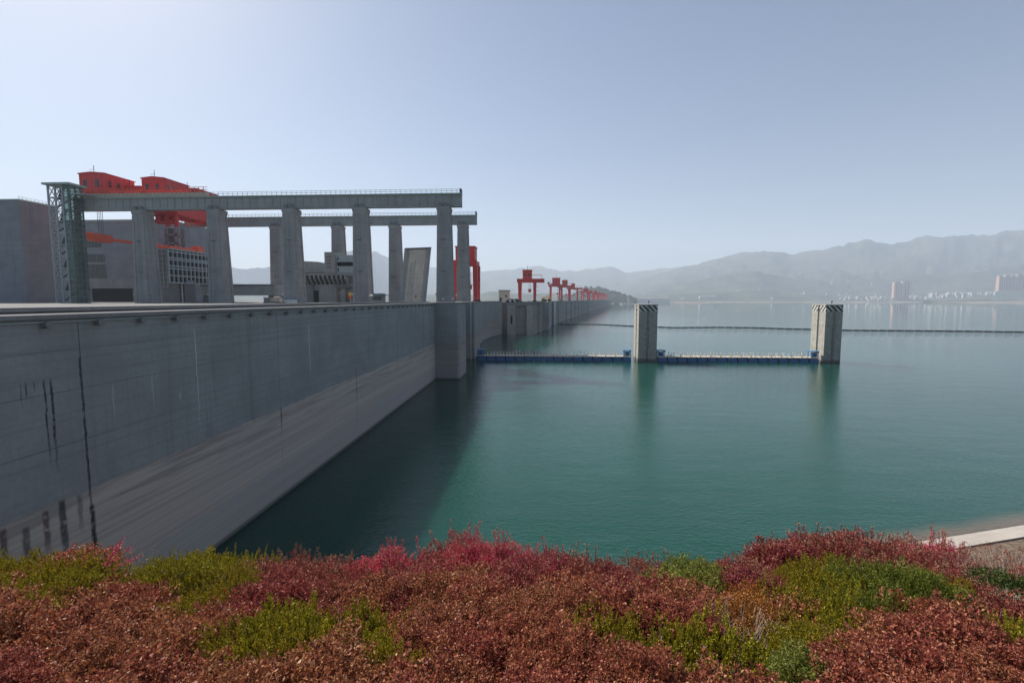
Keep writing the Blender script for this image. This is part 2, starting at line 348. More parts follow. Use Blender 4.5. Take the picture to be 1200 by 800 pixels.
# low islands and bare sandy bank at the waterline
M['sand'] = hillmat('bare_bank', (.17, .15, .12), (.24, .21, .17), (.32, .29, .25))
def islet(name, u0, u1, y, wdt, h, mat, seed):
    V = []; n = 60
    for i in range(n+1):
        u = u0+(u1-u0)*i/n; t = i/n; x_ = X_(u, y); e = math.sin(math.pi*t)**.4
        hz = h*e*(.6+.5*mnoise.noise(Vector((t*9, seed, 0))))
        V += [(x_, y-wdt*e, -1.5), (x_, y-wdt*.6*e, 1.2+.3*hz), (x_, y, hz+1), (x_, y+wdt*.7*e, hz*.5), (x_, y+wdt*e, -1.5)]
    Fc = [(i*5+j, (i+1)*5+j, (i+1)*5+j+1, i*5+j+1) for i in range(n) for j in range(4)]
    me = D.meshes.new(name); me.from_pydata(V, [], Fc); me.materials.append(mat); return struct(link(D.objects.new(name, me)))
islet('island', 788, 836, 3000, 60, 13, M['sand'], 1)
islet('sandbank', 700, 1010, 3800, 40, 9, M['sand'], 2); islet('sandbank', 1090, 1300, 3300, 60, 14, M['sand'], 3); islet('sandbank', 935, 1120, 3700, 40, 9, M['sand'], 4)
islet('wooded_spit', 1080, 1330, 3420, 90, 34, M['hillnear'], 6)

# ------------------------------------------------------------------ near dam wall
WX, TOP = -26.0, 18.95
wall = thing('dam_wall', 'long grey concrete reservoir wall on the left with stained joints and pale lower band', 'dam wall', (WX, 60, 0))
wall.location = (0, 0, 0)
MB().box(WX-3, WX-.06, -30, 118, -6, TOP-.01).build('core', M['conc2'], wall)
joints = [-28, -14.5, 5.5, 25.5, 46, 66, 86, 106, 118]
lifts = [-3, 0.9, 3.3, 6.2, 9.05, 12.05, 15.0, 17.25, TOP]
for a, b in zip(joints, joints[1:]):
    for c_, d_ in zip(lifts, lifts[1:]):
        o = random.uniform(-.006, .006)
        MB().box(WX-.12, WX+o, a+.025, b-.025, c_+.008, d_-.008).build('panel', M['wall'], wall)
MB().box(WX-1.6, WX+.22, -28, 118, TOP, TOP+.27).build('coping', M['cap'], wall, .04)
MB().box(WX-2.3, WX-1.75, -10, 118, TOP, TOP+.62).build('kerb', M['cap'], wall, .04)
MB().box(WX-1.2, WX-1.08, -28, 118, TOP+.32, TOP+.46).build('cable_tray', M['darksteel'], wall)
MB().bar((WX+.14, -28, TOP-.14), (WX+.14, 118, TOP-.14), .045, n=6).build('conduit', M['steel'], wall)
lm = MB(); lm.bar((.02, 0, 0), (.34, 0, 0), .24, n=10).bar((.34, 0, 0), (.40, 0, 0), .30, n=10); lb = lm.build('wall_light', M['conc2'], wall); lb.location = (WX, 20.6, TOP-.28)
for i in range(1, 33):
    inst('wall_light', lb.data, wall, (WX, 20.6+i*3.0, TOP-.28))
deckm = MB().prism([(-420, 2), (WX-3, 2), (WX-3, 134), (-30, 300), (-420, 300)], 12, TOP-.02)
struct(deckm.build('dam_deck', M['deckc']))
# projecting pier and recessed gate bay after the near wall
def blockwall(name, label, poly, z1, mat, cat='pier', cap=True, group=None, lifts_=(.9, 3.3, 6.2, 9.05, 12.05, 15.0)):
    t = thing(name, label, cat, (0, 0, 0), 0, group)
    zs = [-4]+list(lifts_)+[z1]
    for a, b in zip(zs, zs[1:]): MB().prism(poly, a+.012, b-.012).build('lift', mat, t)
    if cap:
        cx = sum(q[0] for q in poly)/len(poly); cy = sum(q[1] for q in poly)/len(poly)
        MB().prism([(cx+(a-cx)*1.02+(.12 if a > cx else -.12), cy+(b-cy)*1.0+(.12 if b > cy else -.12)) for a, b in poly], z1, z1+.35).build('coping', M['cap'], t)
    return t
blockwall('projecting_pier', 'square concrete pier jutting out at the far end of the long wall', [(-29, 118.06), (-20.4, 118.06), (-19.9, 118.6), (-19.9, 128.6), (-29, 128.6)], TOP+.02, M['pier'])
blockwall('recessed_bay', 'shadowed recessed concrete bay just past the projecting pier', [(-31, 128.7), (-25.5, 128.7), (-25.5, 158), (-31, 158)], TOP-.05, M['pier'])
g = blockwall('gate_pier', 'narrow concrete gate pier with bright vertical slot left of the blue floating barrier', [(-31, 158.1), (-23.1, 158.1), (-23.1, 158.9), (-22.5, 158.9), (-22.5, 158.1), (-21.6, 158.1), (-21.0, 168), (-31, 168)], TOP-.05, M['pier'])
MB().box(-23.0, -22.62, 158.3, 158.6, -1, TOP).build('guide_rail', M['white'], g)
blockwall('curved_wall', 'curved wall section between the gate pier and the broad gate block', [(-34, 168.1), (-25.2, 168.1), (-26.4, 200), (-27.0, 232), (-25.6, 250), (-23.2, 264), (-21.4, 272.5), (-34, 272.5)], TOP-.05, M['pier'])
# broad gate block, Y about 273
M['litconc'] = concrete('lit_contrast_concrete', (.46, .43, .38), streak=.4)  # paler than the pier: contrast against the shaded recess is painted in
gb = thing('gate_block', 'broad concrete gate block with recessed panel and fins under the first red gantry crane', 'gate block')
zs = [-4, .9, 6.2, 12.05, 16.6]
for a, b in zip(zs, zs[1:]):
    MB().prism([(-18.5, 274.6), (-3.4, 274.6), (2.4, 304), (-18.5, 304)], a+.012, b-.012).build('lift', M['pier'], gb)
MB().box(-19.1, -2.9, 272.5, 276, 16.62, 18.4).build('head_beam', M['pier'], gb, .05)
MB().prism([(-19.3, 272.2), (-2.6, 272.2), (3.2, 304), (-19.3, 304)], 18.42, 18.9).build('coping', M['cap'], gb)
for (a, b) in ((-18.3, -13.5), (-7.2, -3.5)):
    MB().box(a, b, 272.6, 274.55, -4, 16.6).build('front_pilaster', M['litconc'], gb, .04)
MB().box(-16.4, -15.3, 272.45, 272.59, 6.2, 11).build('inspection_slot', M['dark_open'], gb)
for i, (fx, fy) in enumerate(((-2.6, 279), (-1.0, 287), (.8, 296.5), (2.0, 303))):
    MB().box(fx-1, fx+1.1, fy-1.0, fy+.4, -4, 18.3).build('fin', M['litconc'] if i % 2 == 0 else M['pier'], gb)
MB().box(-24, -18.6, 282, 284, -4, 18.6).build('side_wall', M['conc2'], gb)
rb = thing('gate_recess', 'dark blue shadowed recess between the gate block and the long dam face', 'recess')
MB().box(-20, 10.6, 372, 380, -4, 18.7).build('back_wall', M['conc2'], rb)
MB().box(2.5, 10.2, 371.2, 371.9, -1, 17).build('gate_leaf', M['blue'], rb)
MB().box(6.2, 9.6, 370.4, 371.1, -.4, 1.3).build('sill_float', M['bluelt'], rb)
MB().box(8.5, 9.5, 369.7, 370.3, -1, 18.6).build('guide_post', M['white'], rb)
# long dam
A0 = Vector((11.7, 386, 0)); A1 = Vector((286, 1930, 0)); dv = (A1-A0).normalized(); nv = Vector((dv.y, -dv.x, 0)); LEN = (A1-A0).length
dam = thing('main_dam', 'long straight main dam wall running into the haze under the red gantry cranes', 'dam', A0, 0)
dam.rotation_euler[2] = math.atan2(dv.y, dv.x)     # local x runs along the dam, local -y faces the reservoir
MB().box(0, LEN, .35, 22, -6, 18.4).build('core', M['conc2'], dam)
nb = int(LEN/19.8)
pm = MB().box(.12, 19.68, 0, .6, -5, 18.2).build('monolith', M['pier'], dam); MBn = pm.data
for i in range(1, nb): inst('monolith', MBn, dam, (i*19.8, random.uniform(-.12, .12), 0))
MB().box(0, LEN, -.5, 22, 18.42, 19.0).build('crest_road', M['cap'], dam)
pf = MB().box(2.5, 3.7, -.9, -.02, -5, 18.4).build('buttress', M['conc'], dam)
for i in range(1, 10): inst('buttress', pf.data, dam, (i*39.6*1.0 if i > 1 else 19.8, 0, 0))
MB().bar((.8, -.6, -1), (.8, -.6, 19.2), .8, n=4).build('guide_post', M['white'], dam)
def dampt(s_, off=8, z=19.0): return A0+dv*s_-nv*off+Vector((0, 0, z))

# ------------------------------------------------------------------ water piers with striped heads
def water_pier(label, corner_u, wid, ydist):
    xc = X_(corner_u, ydist, 423); t = thing('mooring_pier', label, 'pier', (xc, ydist, 0), 0, 'striped concrete piers standing in the reservoir')
    wd, dp, zt = wid, 7.6, 18.2
    poly = [(0, 0), (wd, 0), (wd, dp), (0, dp), (0, 4.3), (.75, 4.3), (.75, 3.3), (0, 3.3)]
    zs = [-4, 2.9, 5.9, 8.9, 11.9, 14.9, zt]
    for a, b in zip(zs, zs[1:]): MB().prism(poly, a+.01, b-.01).build('lift', M['striped'], t)
    MB().box(.15, .7, 3.45, 4.15, -1, zt).build('guide_rail', M['darksteel'], t)
    MB().box(-.12, wd+.12, -.12, dp+.12, zt, zt+.3).build('coping', M['tower'], t, .05)
    MB().bar((wd*.6, 2.5, zt+.3), (wd*.6, 2.5, zt+1.1), .12, n=8).bar((wd*.6, 2.5, zt+1.0), (wd*.6, 2.5, zt+1.35), .4, n=8).build('beacon', M['darksteel'], t)
    rl = MB()
    for z_ in range(1, 34): rl.bar((wd*.45, -.12, z_*.5), (wd*.45+.5, -.12, z_*.5), .04)
    rl.bar((wd*.45, -.12, 0), (wd*.45, -.12, zt), .06).bar((wd*.45+.5, -.12, 0), (wd*.45+.5, -.12, zt), .06); rl.build('ladder', M['darksteel'], t)
    return t
water_pier('left striped concrete pier standing between the two floating barriers', 747.5, 5.9, 155.5)
water_pier('right striped concrete pier with sunlit left face at the outer barrier end', 964.5, 5.2, 155.5)

def barrier(label, x0, x1, y, wl_=True, wr=True):
    t = thing('floating_barrier', label, 'floating barrier', (x0, y, 0)); L = x1-x0; n = 16; q = L/n
    pon = MB().box(.22, q-.22, -.9, .9, -.5, 1.25).build('pontoon', M['blue'], t, .10)
    pl = MB().box(.10, q-.10, -1.0, 1.5, 1.5, 1.72).build('deck_panel', M['warm'], t, .02)
    br = MB().box(-.16, .16, -.8, .8, .05, 1.47).build('coupling', M['black'], t)
    wl2 = MB().box(.6, q-.6, -.96, -.905, .55, .75).build('rubbing_strip', M['bluelt'], pon)
    st = MB().bar((0, 0, 1.7), (0, 0, 3.0), .13, n=6).bar((0, 0, 2.75), (0, 0, 3.1), .26, n=6).build('stanchion', M['white'], t)
    cl_ = MB().bar((0, 0, 1.7), (0, 0, 2.3), .32, n=6, r2=.6).build('bollard', M['yellow'], t); st.location = (.6, 1.2, 0); cl_.location = (2.0, -.3, 0)
    for i in range(1, n):
        p_ = inst('pontoon', pon.data, t, (i*q, 0, 0)); inst('rubbing_strip', wl2.data, p_)
        inst('deck_panel', pl.data, t, (i*q, 0, random.uniform(-.02, .02))); inst('coupling', br.data, t, (i*q, 0, 0))
        for f_ in (.15, .5, .8):
            yy = random.uniform(-.6, 1.3); s1 = random.uniform(.6, 1.15)
            inst('stanchion', st.data, t, ((i+f_)*q, yy, 1.7*(1-s1)), 0, (1, 1, s1))
        inst('bollard', cl_.data, t, ((i+.35)*q, -.4, 0))
    for xx, ok in ((0.1, wl_), (L-2.7, wr)):
        if not ok: continue
        w_ = MB()
        for a in (0.2, 2.2):
            for b in (-.7, 1.2): w_.bar((xx+a, b, 1.7), (xx+a, b, 3.6), .22)
        w_.box(xx-.1, xx+2.5, -1.0, 1.5, 3.5, 3.75); w_.bar((xx+.3, -.7, 1.8), (xx+2.1, -.7, 3.5), .18)
        fr = w_.build('winch_frame', M['bluelt'], t)
        MB().bar((xx+.6, 0, 2.5), (xx+1.9, 0, 2.5), 1.0, n=12).build('winch_drum', M['blue'], fr)
    return t
b1 = barrier('left blue pontoon barrier with cluttered deck between the dam wall and first striped pier', -20.6, X_(741, 155, 421), 156.5)
b2 = barrier('right blue pontoon barrier linking the two striped piers', X_(771, 155, 421), X_(962, 155, 421), 156.5, True, True)

# debris boom: one long flexible line of floats across the reservoir
def boom(name, label, pts):
    t = thing(name, label, 'boom'); fl = []; total = MB()
    rp = MB()
    for a, b in zip(pts, pts[1:]):
        a = Vector(a); b = Vector(b); L = (b-a).length; n = max(1, int(L/5)); d = (b-a)/n
        rp.bar(a+Vector((0, 0, .2)), b+Vector((0, 0, .2)), .35)
        for i in range(n): total.bar(a+d*(i+.08)+Vector((0, 0, .35)), a+d*(i+.92)+Vector((0, 0, .2)), .5, .45, n=6)
    rp.build('cable', M['darksteel'], t); f_ = total.build('floats', M['black'], t); f_['kind'] = 'stuff'
bp = [(655, 380.0), (700, 380.3), (720, 381.2), (745, 382.3), (790, 384.0), (840, 383.6), (880, 384.0), (930, 385.6), (960, 386.0), (1000, 387.2), (1060, 387.6), (1130, 388.2), (1200, 389.2), (1300, 391)]
boom('debris_boom', 'thin dark floating debris boom curving across the open water behind the striped piers', [onZ(u, v) for u, v in bp])

# ------------------------------------------------------------------ ship lift frame
SL = thing('ship_lift_frame', None, None); D.objects.remove(SL)
def lift_column(label, xc, yc, ztop=48.9, group='concrete columns carrying the crane beams'):
    t = thing('frame_column', label, 'column', (xc, yc, TOP), 0, group); H_ = ztop-TOP
    # stepped plan, tapering upward
    MB().frustum((-2.3, 2.3, -3.4, 3.7), (-1.85, 1.85, -2.6, 2.6), 0, H_).build('shaft', M['conc'], t)
    for s_ in (-1, 1):      # proud edge strips leave a shallow recessed panel in each face
        mb = MB(); mb.v = [(s_*2.36, -3.62, 0), (s_*1.45, -3.62, 0), (s_*1.2, -2.82, H_-2), (s_*1.91, -2.82, H_-2), (s_*2.36, -3.1, 0), (s_*1.45, -3.1, 0), (s_*1.2, -2.3, H_-2), (s_*1.91, -2.3, H_-2)]
        mb.f = [(0, 1, 2, 3), (4, 7, 6, 5), (0, 4, 5, 1), (1, 5, 6, 2), (2, 6, 7, 3), (3, 7, 4, 0)]; mb.build('edge_rib', M['conc'], t)
    for (a, b) in ((-3.3, -2.2), (2.4, 3.6)):
        mb = MB(); kx = 1
        mb.v = [(2.2, a, 0), (2.5, a, 0), (2.5, b, 0), (2.2, b, 0), (1.75, a*.7, H_-2), (2.05, a*.7, H_-2), (2.05, b*.7, H_-2), (1.75, b*.7, H_-2)]
        mb.f = [(0, 3, 2, 1), (4, 5, 6, 7), (0, 1, 5, 4), (1, 2, 6, 5), (2, 3, 7, 6), (3, 0, 4, 7)]; mb.build('side_rib', M['conc'], t)
    MB().frustum((-1.88, 1.88, -2.62, 2.62), (-2.1, 2.1, -2.9, 2.9), H_-1.9, H_-.9).box(-2.1, 2.1, -2.9, 2.9, H_-.9, H_-.2).build('head', M['conc'], t)
    for s_ in (-1, 1):
        MB().prismy([(s_*.9-.65, H_-.2), (s_*.9+.65, H_-.2), (s_*.9+.65, H_+.5), (s_*.9+.25, H_+1.1), (s_*.9-.25, H_+1.1), (s_*.9-.65, H_+.5)], -2.75, -1.9).build('bearing_block', M['conc2'], t)
    ld = MB(); ang = 1.0/H_
    for i in range(int(H_/.7)): zz_ = i*.7; yb = -3.45+zz_*.8/H_; ld.bar((-.3, yb-.12, zz_), (.3, yb-.12, zz_), .07)
    for xx in (-.33, .33): ld.bar((xx, -3.58, 0), (xx, -2.78, H_-2), .09)
    ld.build('ladder', M['steel'], t)
    for zz_ in (H_*.33, H_*.66): MB().box(-.7, .7, -3.9+zz_*.8/H_, -3.4+zz_*.8/H_, zz_, zz_+.12).build('landing', M['darksteel'], t)
    MB().box(-2.7, -1.9, -3.3, -3.0, 2.4, 3.1).build('lamp', M['white'], t)
    MB().prismy([(-.6, H_-.2), (.6, H_-.2), (.6, H_+.1), (-.6, H_+.1)], -1.6, 1.6).build('bearing_pad', M['darksteel'], t)
    t.scale = (1, .82, 1); return t
nearu = [165, 252, 340, 422, 520]; faru = [251, 323, 395, 462, 542]
ordn = ['leftmost', 'second', 'third', 'fourth', 'fifth']
nearl = ['leftmost tall column under the near crane beam, beside the lattice lift tower', 'second tall column of the near row, right of the hanging grid gate', 'third tall column of the near row, left of the low control house', 'fourth tall column of the near row, right of the control house', 'rightmost tall column of the near row at the end of the beam, right of the tilted deck']
farl = ['far row column almost hidden behind the second near column', 'far row column half hidden left of the third near column', 'far row column rising behind the low control house', 'far row column just left of the tilted bridge deck', 'rightmost far row column in front of the first red crane']
for u, l in zip(nearu, nearl): lift_column('grey '+l.replace('the ', ''), X_(u, 150, 300), 152)
for u, l in zip(faru, farl): lift_column('grey '+l, X_(u, 190, 300), 192, 49.6)
def beam(label, x0, x1, y, z0, z1):
    t = thing('crane_beam', label, 'beam', (0, 0, 0), 0, 'long crane beams on columns')
    MB().box(x0, x1, y-.9, y+.9, z0, z1-.35).build('web', M['girder'], t)
    MB().box(x0, x1, y-1.5, y+1.5, z1-.35, z1).build('top_flange', M['greensteel'], t)
    MB().box(x0, x1, y-1.2, y+1.2, z0-.02, z0+.28).build('bottom_flange', M['girder'], t)
    rb_ = MB().box(-.09, .09, y-1.1, y-.9, z0+.28, z1-.35).build('stiffener', M['girder'], t); n = int((x1-x0)/2.5); rb_.location.x = x0+.4
    for i in range(1, n): inst('stiffener', rb_.data, t, (x0+.4+i*2.5, 0, 0))
    MB().box(x0, x1, y-.4, y-.2, z1, z1+.25).build('rail', M['darksteel'], t)
    r_ = MB(); xx = x0
    while xx < x1: r_.bar((xx, y-1.45, z1), (xx, y-1.45, z1+1.15), .09); xx += 1.6
    for h_ in (.6, 1.15): r_.bar((x0, y-1.45, z1+h_), (x1, y-1.45, z1+h_), .09)
    r_.build('railing', M['greensteel'], t)
    MB().box(x1-.5, x1, y-1.2, y+1.2, z1, z1+1.4).build('buffer_stop', M['darksteel'], t)
beam('near long grey crane beam with pale green top across five columns', X_(88, 150, 240), X_(540, 150, 240), 152, 48.95, 53.0)
beam('far grey crane beam behind and below the near one', X_(214, 190, 260), X_(558, 190, 260), 192, 49.65, 53.2)

# red bridge crane on the beams
rc = thing('bridge_crane', 'large red bridge crane with gabled machine houses on the left end of the beams', 'crane', (0, 0, 53.3))
def rhouse(x0, x1, y0, y1, z0, z1, ridge_, name='machine_house'):
    h_ = MB().box(x0, x1, y0, y1, z0, z1); o = h_.build(name, M['redfade'], rc)
    xm = (x0+x1)/2
    MB().prismy([(x0-.3, z1), (x1+.3, z1), (x1+.3, z1+.25), (xm, z1+ridge_), (x0-.3, z1+.25)], y0-.3, y1+.3).build('roof', M['redfade'], o)
    yy = y0+.6
    while yy < y1: MB().box(x1, x1+.07, yy, yy+.12, z0, z1).build('seam', M['red'], o); yy += 1.8
    xx = x0+.6
    while xx < x1: MB().box(xx, xx+.12, y0-.07, y0, z0, z1).build('seam', M['red'], o); xx += 1.8
    n = max(2, int((y1-y0)/3.2))
    for i in range(n):
        yy = y0+1.2+i*(y1-y0-2)/n; MB().box(x1-.02, x1+.05, yy, yy+1.3, z0+(z1-z0)*.45, z0+(z1-z0)*.75).build('window', M['glassdk'], o)
    for i in range(2):
        xx = x0+1.4+i*(x1-x0-3)*.7; MB().box(xx, xx+1.3, y0-.05, y0+.02, z0+(z1-z0)*.45, z0+(z1-z0)*.75).build('window', M['glassdk'], o)
    r_ = MB().bar((xm, y0+1, z1+ridge_-.2), (xm, y0+1, z1+ridge_+2.4), .12).bar((xm-1.6, y0+1, z1+ridge_+1.0), (xm, y0+1, z1+ridge_+1.0), .1); r_.build('antenna', M['darksteel'], o)
    return o
h1 = rhouse(X_(93, 157, 215), X_(123, 157, 215), 157, 169, 1.2, 8.9, .7)
h2 = rhouse(X_(166, 164, 215), X_(192, 164, 215), 164, 176, 1.2, 8.9, .7)
rhouse(X_(204, 176.6, 222), X_(231, 176.6, 222), 176.6, 188, .8, 8.0, .4, 'switch_house')
rhouse(X_(134, 165, 220), X_(165, 165, 220), 165, 172, 1.2, 6.4, .3, 'link_house')
MB().box(X_(97, 152, 230), X_(215, 152, 230), 153.4, 156, .6, 2.6).build('walkway', M['red'], rc)
for x0, zlo in ((-150, .3), (-144, .3), (-137.5, -3.1), (-130.3, -3.1)):
    MB().box(x0-.8, x0+.8, 153.4, 193.4, zlo, 1.9).build('main_girder', M['red'], rc)
for yy in (156, 166, 175, 184):
    MB().box(-136.7, -131.1, yy, yy+.6, -2.9, -2.0).build('cross_girder', M['red'], rc)
    MB().bar((-136.7, yy+.3, -2.6), (-131.1, yy+.3, 1), .4).build('brace', M['red'], rc)
hx, hX = X_(177, 160, 255), X_(213, 160, 255)
MB().box(hx+.5, hX, 158, 163, -4.6, -3.12).box(hx+1.2, hX-2.5, 158.5, 162.5, -7.2, -6.5).build('trolley_frame', M['red'], rc)
for f in (.1, .36, .62, .9): MB().box(hx+(hX-hx)*f-.5, hx+(hX-hx)*f+.5, 158.4, 159.4, -8.6 if f > .5 else -7.6, -4.6).build('hanger', M['red'], rc)
MB().bar((hx+1.2, 158.2, -7), (hX-1, 158.2, -4.6), .45).bar((hx+1.2, 158.2, -4.6), (hX-1, 158.2, -7), .45).build('brace', M['red'], rc)
MB().bar((hx+2, 160.5, -5.4), (hX-2, 160.5, -5.4), 1.6, n=10).build('winch_drum', M['red'], rc)
rl = MB(); xa, xb = X_(97, 152, 230), X_(246, 152, 230)
xx = xa
while xx < xb: rl.bar((xx, 150.9, .5), (xx, 150.9, 2.6), .16); xx += 1.5
for h_ in (1.0, 1.8, 2.6): rl.bar((xa, 150.9, h_), (xb, 150.9, h_), .14)
rl.build('guard_rail', M['orange'], rc)
MB().box(xa, xb, 150.95, 151.3, -.05, .9).build('end_truck', M['warm'], rc)
for xx in (-147, -141, -126, -118): MB().box(xx, xx+2.2, 153.1, 154.4, -.2, .8).build('bogie', M['darksteel'], rc)
# lifting beam hanging on ropes
LX, LZ = X_(114, 154, 275), 40.6
lb_ = thing('lifting_beam', 'orange lifting beam hung on ropes behind the leftmost near column', 'lifting beam', (LX, 155, LZ))
MB().box(-.6, .6, 3, 41, -.5, .4).build('spreader', M['orange'], lb_)
MB().box(-1.5, 1.5, -3, 3.2, -1.3, 1.2).box(-1.8, -1.5, -3.2, 3.4, -.7, 1.6).build('end_head', M['orange'], lb_)
MB().box(-1.2, 1.2, 19, 25, -.8, .8).build('middle_head', M['orange'], lb_)
MB().box(-1.2, 1.2, 29, 47, -.9, .75).build('heavy_spreader', M['orange'], lb_)
MB().box(-1.5, 1.5, 44, 48, -1.4, 2.2).build('end_head', M['orange'], lb_)
for yy in (.5, 38):
    rp = MB()
    for a in (-.9, -.3, .3, .9): rp.bar((a, yy, 1), (a, yy, 53.4-LZ), .10)
    rp.build('ropes', M['darksteel'], lb_)

# lattice stair and glass lift tower
tw = thing('lift_tower', 'lattice stair tower with green glazed lift shaft at the left beam end', 'lift tower', (X_(67, 146, 355), 146, TOP))
Wt, Dt, Ht = 4.8, 4.3, 55.9-TOP
for xx in (0, 2.4, Wt):
    for yy in (0, Dt): MB().bar((xx, yy, 0), (xx, yy, Ht), .42).build('post', M['steel'], tw)
nfl = 10; fh = Ht/nfl
for i in range(nfl+1):
    MB().box(-.1, Wt+.1, -.1, .1, i*fh-.15, i*fh+.15).box(-.1, .1, 0, Dt, i*fh-.15, i*fh+.15).box(Wt-.1, Wt+.1, 0, Dt, i*fh-.15, i*fh+.15).box(0, Wt, Dt-.1, Dt+.1, i*fh-.15, i*fh+.15).build('floor_frame', M['steel'], tw)
    if i < nfl:
        s_ = i % 2
        MB().bar((0.1, 0, i*fh), (2.4, 0, (i+1)*fh), .2).bar((2.4, 0, i*fh), (0.1, 0, (i+1)*fh), .2).build('cross_brace', M['steel'], tw)
        if i > 6: MB().bar((2.4, 0, i*fh), (Wt, 0, (i+1)*fh), .2).bar((Wt, 0, i*fh), (2.4, 0, (i+1)*fh), .2).build('cross_brace', M['steel'], tw)
        MB().bar((.4, 1+2*s_, i*fh), (Wt-.4, 3-2*s_, (i+1)*fh), 1.0, .22).build('stair_flight', M['darksteel'], tw)
gz = MB()
for i in range(nfl*2):
    for j in range(3):
        z0 = i*fh/2; x0 = Wt+.25+j*.72
        MB().box(x0, x0+.68, -.25, -.12, z0+.06, z0+fh/2-.06).build('glass_pane', M['green_glass'], tw)
        y0 = -.1+j*1.5; MB().box(Wt+2.36, Wt+2.48, y0, y0+1.42, z0+.06, z0+fh/2-.06).build('glass_pane', M['green_glass'], tw)
for xx in (Wt+.2, Wt+2.2):
    for yy in (0, 2.2, 4.3): MB().bar((xx, yy, 0), (xx, yy, Ht), .26).build('shaft_post', M['steel'], tw)
for i in range(nfl*2):
    MB().box(Wt+.1, Wt+2.34, -.1, .08, i*fh/2-.09, i*fh/2+.09).box(Wt+2.16, Wt+2.34, .08, 4.4, i*fh/2-.09, i*fh/2+.09).box(Wt+.1, Wt+2.2, 4.25, 4.4, i*fh/2-.09, i*fh/2+.09).build('shaft_ring', M['steel'], tw)
    if i % 2 == 0: MB().bar((Wt+2.25, 0, i*fh/2), (Wt+2.25, 4.3, (i+2)*fh/2), .14).build('shaft_brace', M['steel'], tw)
MB().box(Wt+.7, Wt+1.7, 2.6, 4.0, 0, Ht-3).build('counterweight_rail', M['darksteel'], tw)
MB().box(-1, Wt+3.2, -1, Dt+1, Ht+.1, Ht+.7).build('roof', M['greensteel'], tw)
MB().box(Wt+2.5, Wt+7, 0, 4, 53.1-TOP, 53.4-TOP).box(Wt+2.5, Wt+7, 0, .1, 54.2-TOP, 54.3-TOP).build('gangway', M['steel'], tw)

# big block building at far left
def onwall(parent, name, mat, x0, x1, y, z0, z1, d=.12): MB().box(x0, x1, y-d, y+.02, z0, z1).build(name, mat, parent)
bx = X_(22, 153, 240)
bb = thing('control_block', 'windowless grey concrete block with ribbed side at the left edge', 'building', (bx, 153, TOP))
Hb = Z_(235, 153, 22)-TOP
MB().box(-50, 0, 0, 13, 0, Hb).build('wall', M['block'], bb)
for i in range(11):
    MB().box(-50.05, .06, -.08, 0.0, i*Hb/11+.03, (i+1)*Hb/11-.03).build('cladding_course', M['block'], bb)
    MB().box(0.0, .08, .02, 13, i*Hb/11+.03, (i+1)*Hb/11-.03).build('cladding_course', M['block'], bb)
MB().box(-50.3, .3, -.3, 13.3, Hb, Hb+.5).build('roof_edge', M['greensteel'], bb)
rl = MB()
for i in range(9): rl.bar((-1, 1+i*1.3, Hb+.5), (-1, 1+i*1.3, Hb+1.6), .07)
for z_ in (1.0, 1.6): rl.bar((-1, 1, Hb+z_), (-1, 12, Hb+z_), .07)
rl.build('roof_railing', M['steel'], bb)

# head building behind
hx0, hx1 = X_(60, 205), X_(206, 205)
hb = thing('lock_head_building', 'large dark grey building with horizontal window bands behind the lattice tower', 'building', (0, 205, TOP))
Hh = Z_(259, 205, 120)-TOP
MB().box(hx0, hx1, 0, 30, 0, Hh).build('wall', M['block'], hb)
for (ua, ub, va, vb) in ((101, 124, 281, 290), (103, 126, 298, 307), (104, 127, 310, 326)):
    onwall(hb, 'window', M['glassdk'], X_(ua, 205), X_(ub, 205), 0, Z_(vb, 205, 110)-TOP, Z_(va, 205, 110)-TOP, .1)
    n = 6; a, b = X_(ua, 205), X_(ub, 205)
    for i in range(n+1): MB().box(a+(b-a)*i/n-.08, a+(b-a)*i/n+.08, -.2, -.1, Z_(vb, 205, 110)-TOP, Z_(va, 205, 110)-TOP).build('mullion', M['conc2'], hb)
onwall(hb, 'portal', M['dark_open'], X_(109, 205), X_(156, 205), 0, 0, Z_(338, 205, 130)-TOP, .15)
MB().box(X_(98, 205), X_(206, 205), -1.2, -.02, Z_(338, 205, 130)-TOP, Z_(327, 205, 130)-TOP).build('canopy_band', M['conc'], hb)
MB().box(hx0, hx1+.3, -.4, 0, Hh-.6, Hh+.5).build('parapet', M['conc'], hb)
onwall(hb, 'door', M['darksteel'], X_(186, 205), X_(199, 205), 0, 0, 8, .1)
# mast beside the head building
ms = thing('service_mast', 'dark concrete service mast with landings behind the hanging grid gate', 'mast', (X_(209, 198), 198, TOP))
Hm = Z_(268, 198, 210)-TOP
for xx in (-2.2, 2.2):
    for yy in (-2, 2): MB().box(xx-.4, xx+.4, yy-.4, yy+.4, 0, Hm).build('post', M['conc2'], ms)
for i in range(9): MB().box(-2.6, 2.6, -2.4, 2.4, i*Hm/9+.2, i*Hm/9+.9).build('landing', M['conc2'], ms)
MB().box(-1.8, .4, -1.2, 1.6, 0, Hm).build('core', M['darksteel'], ms)

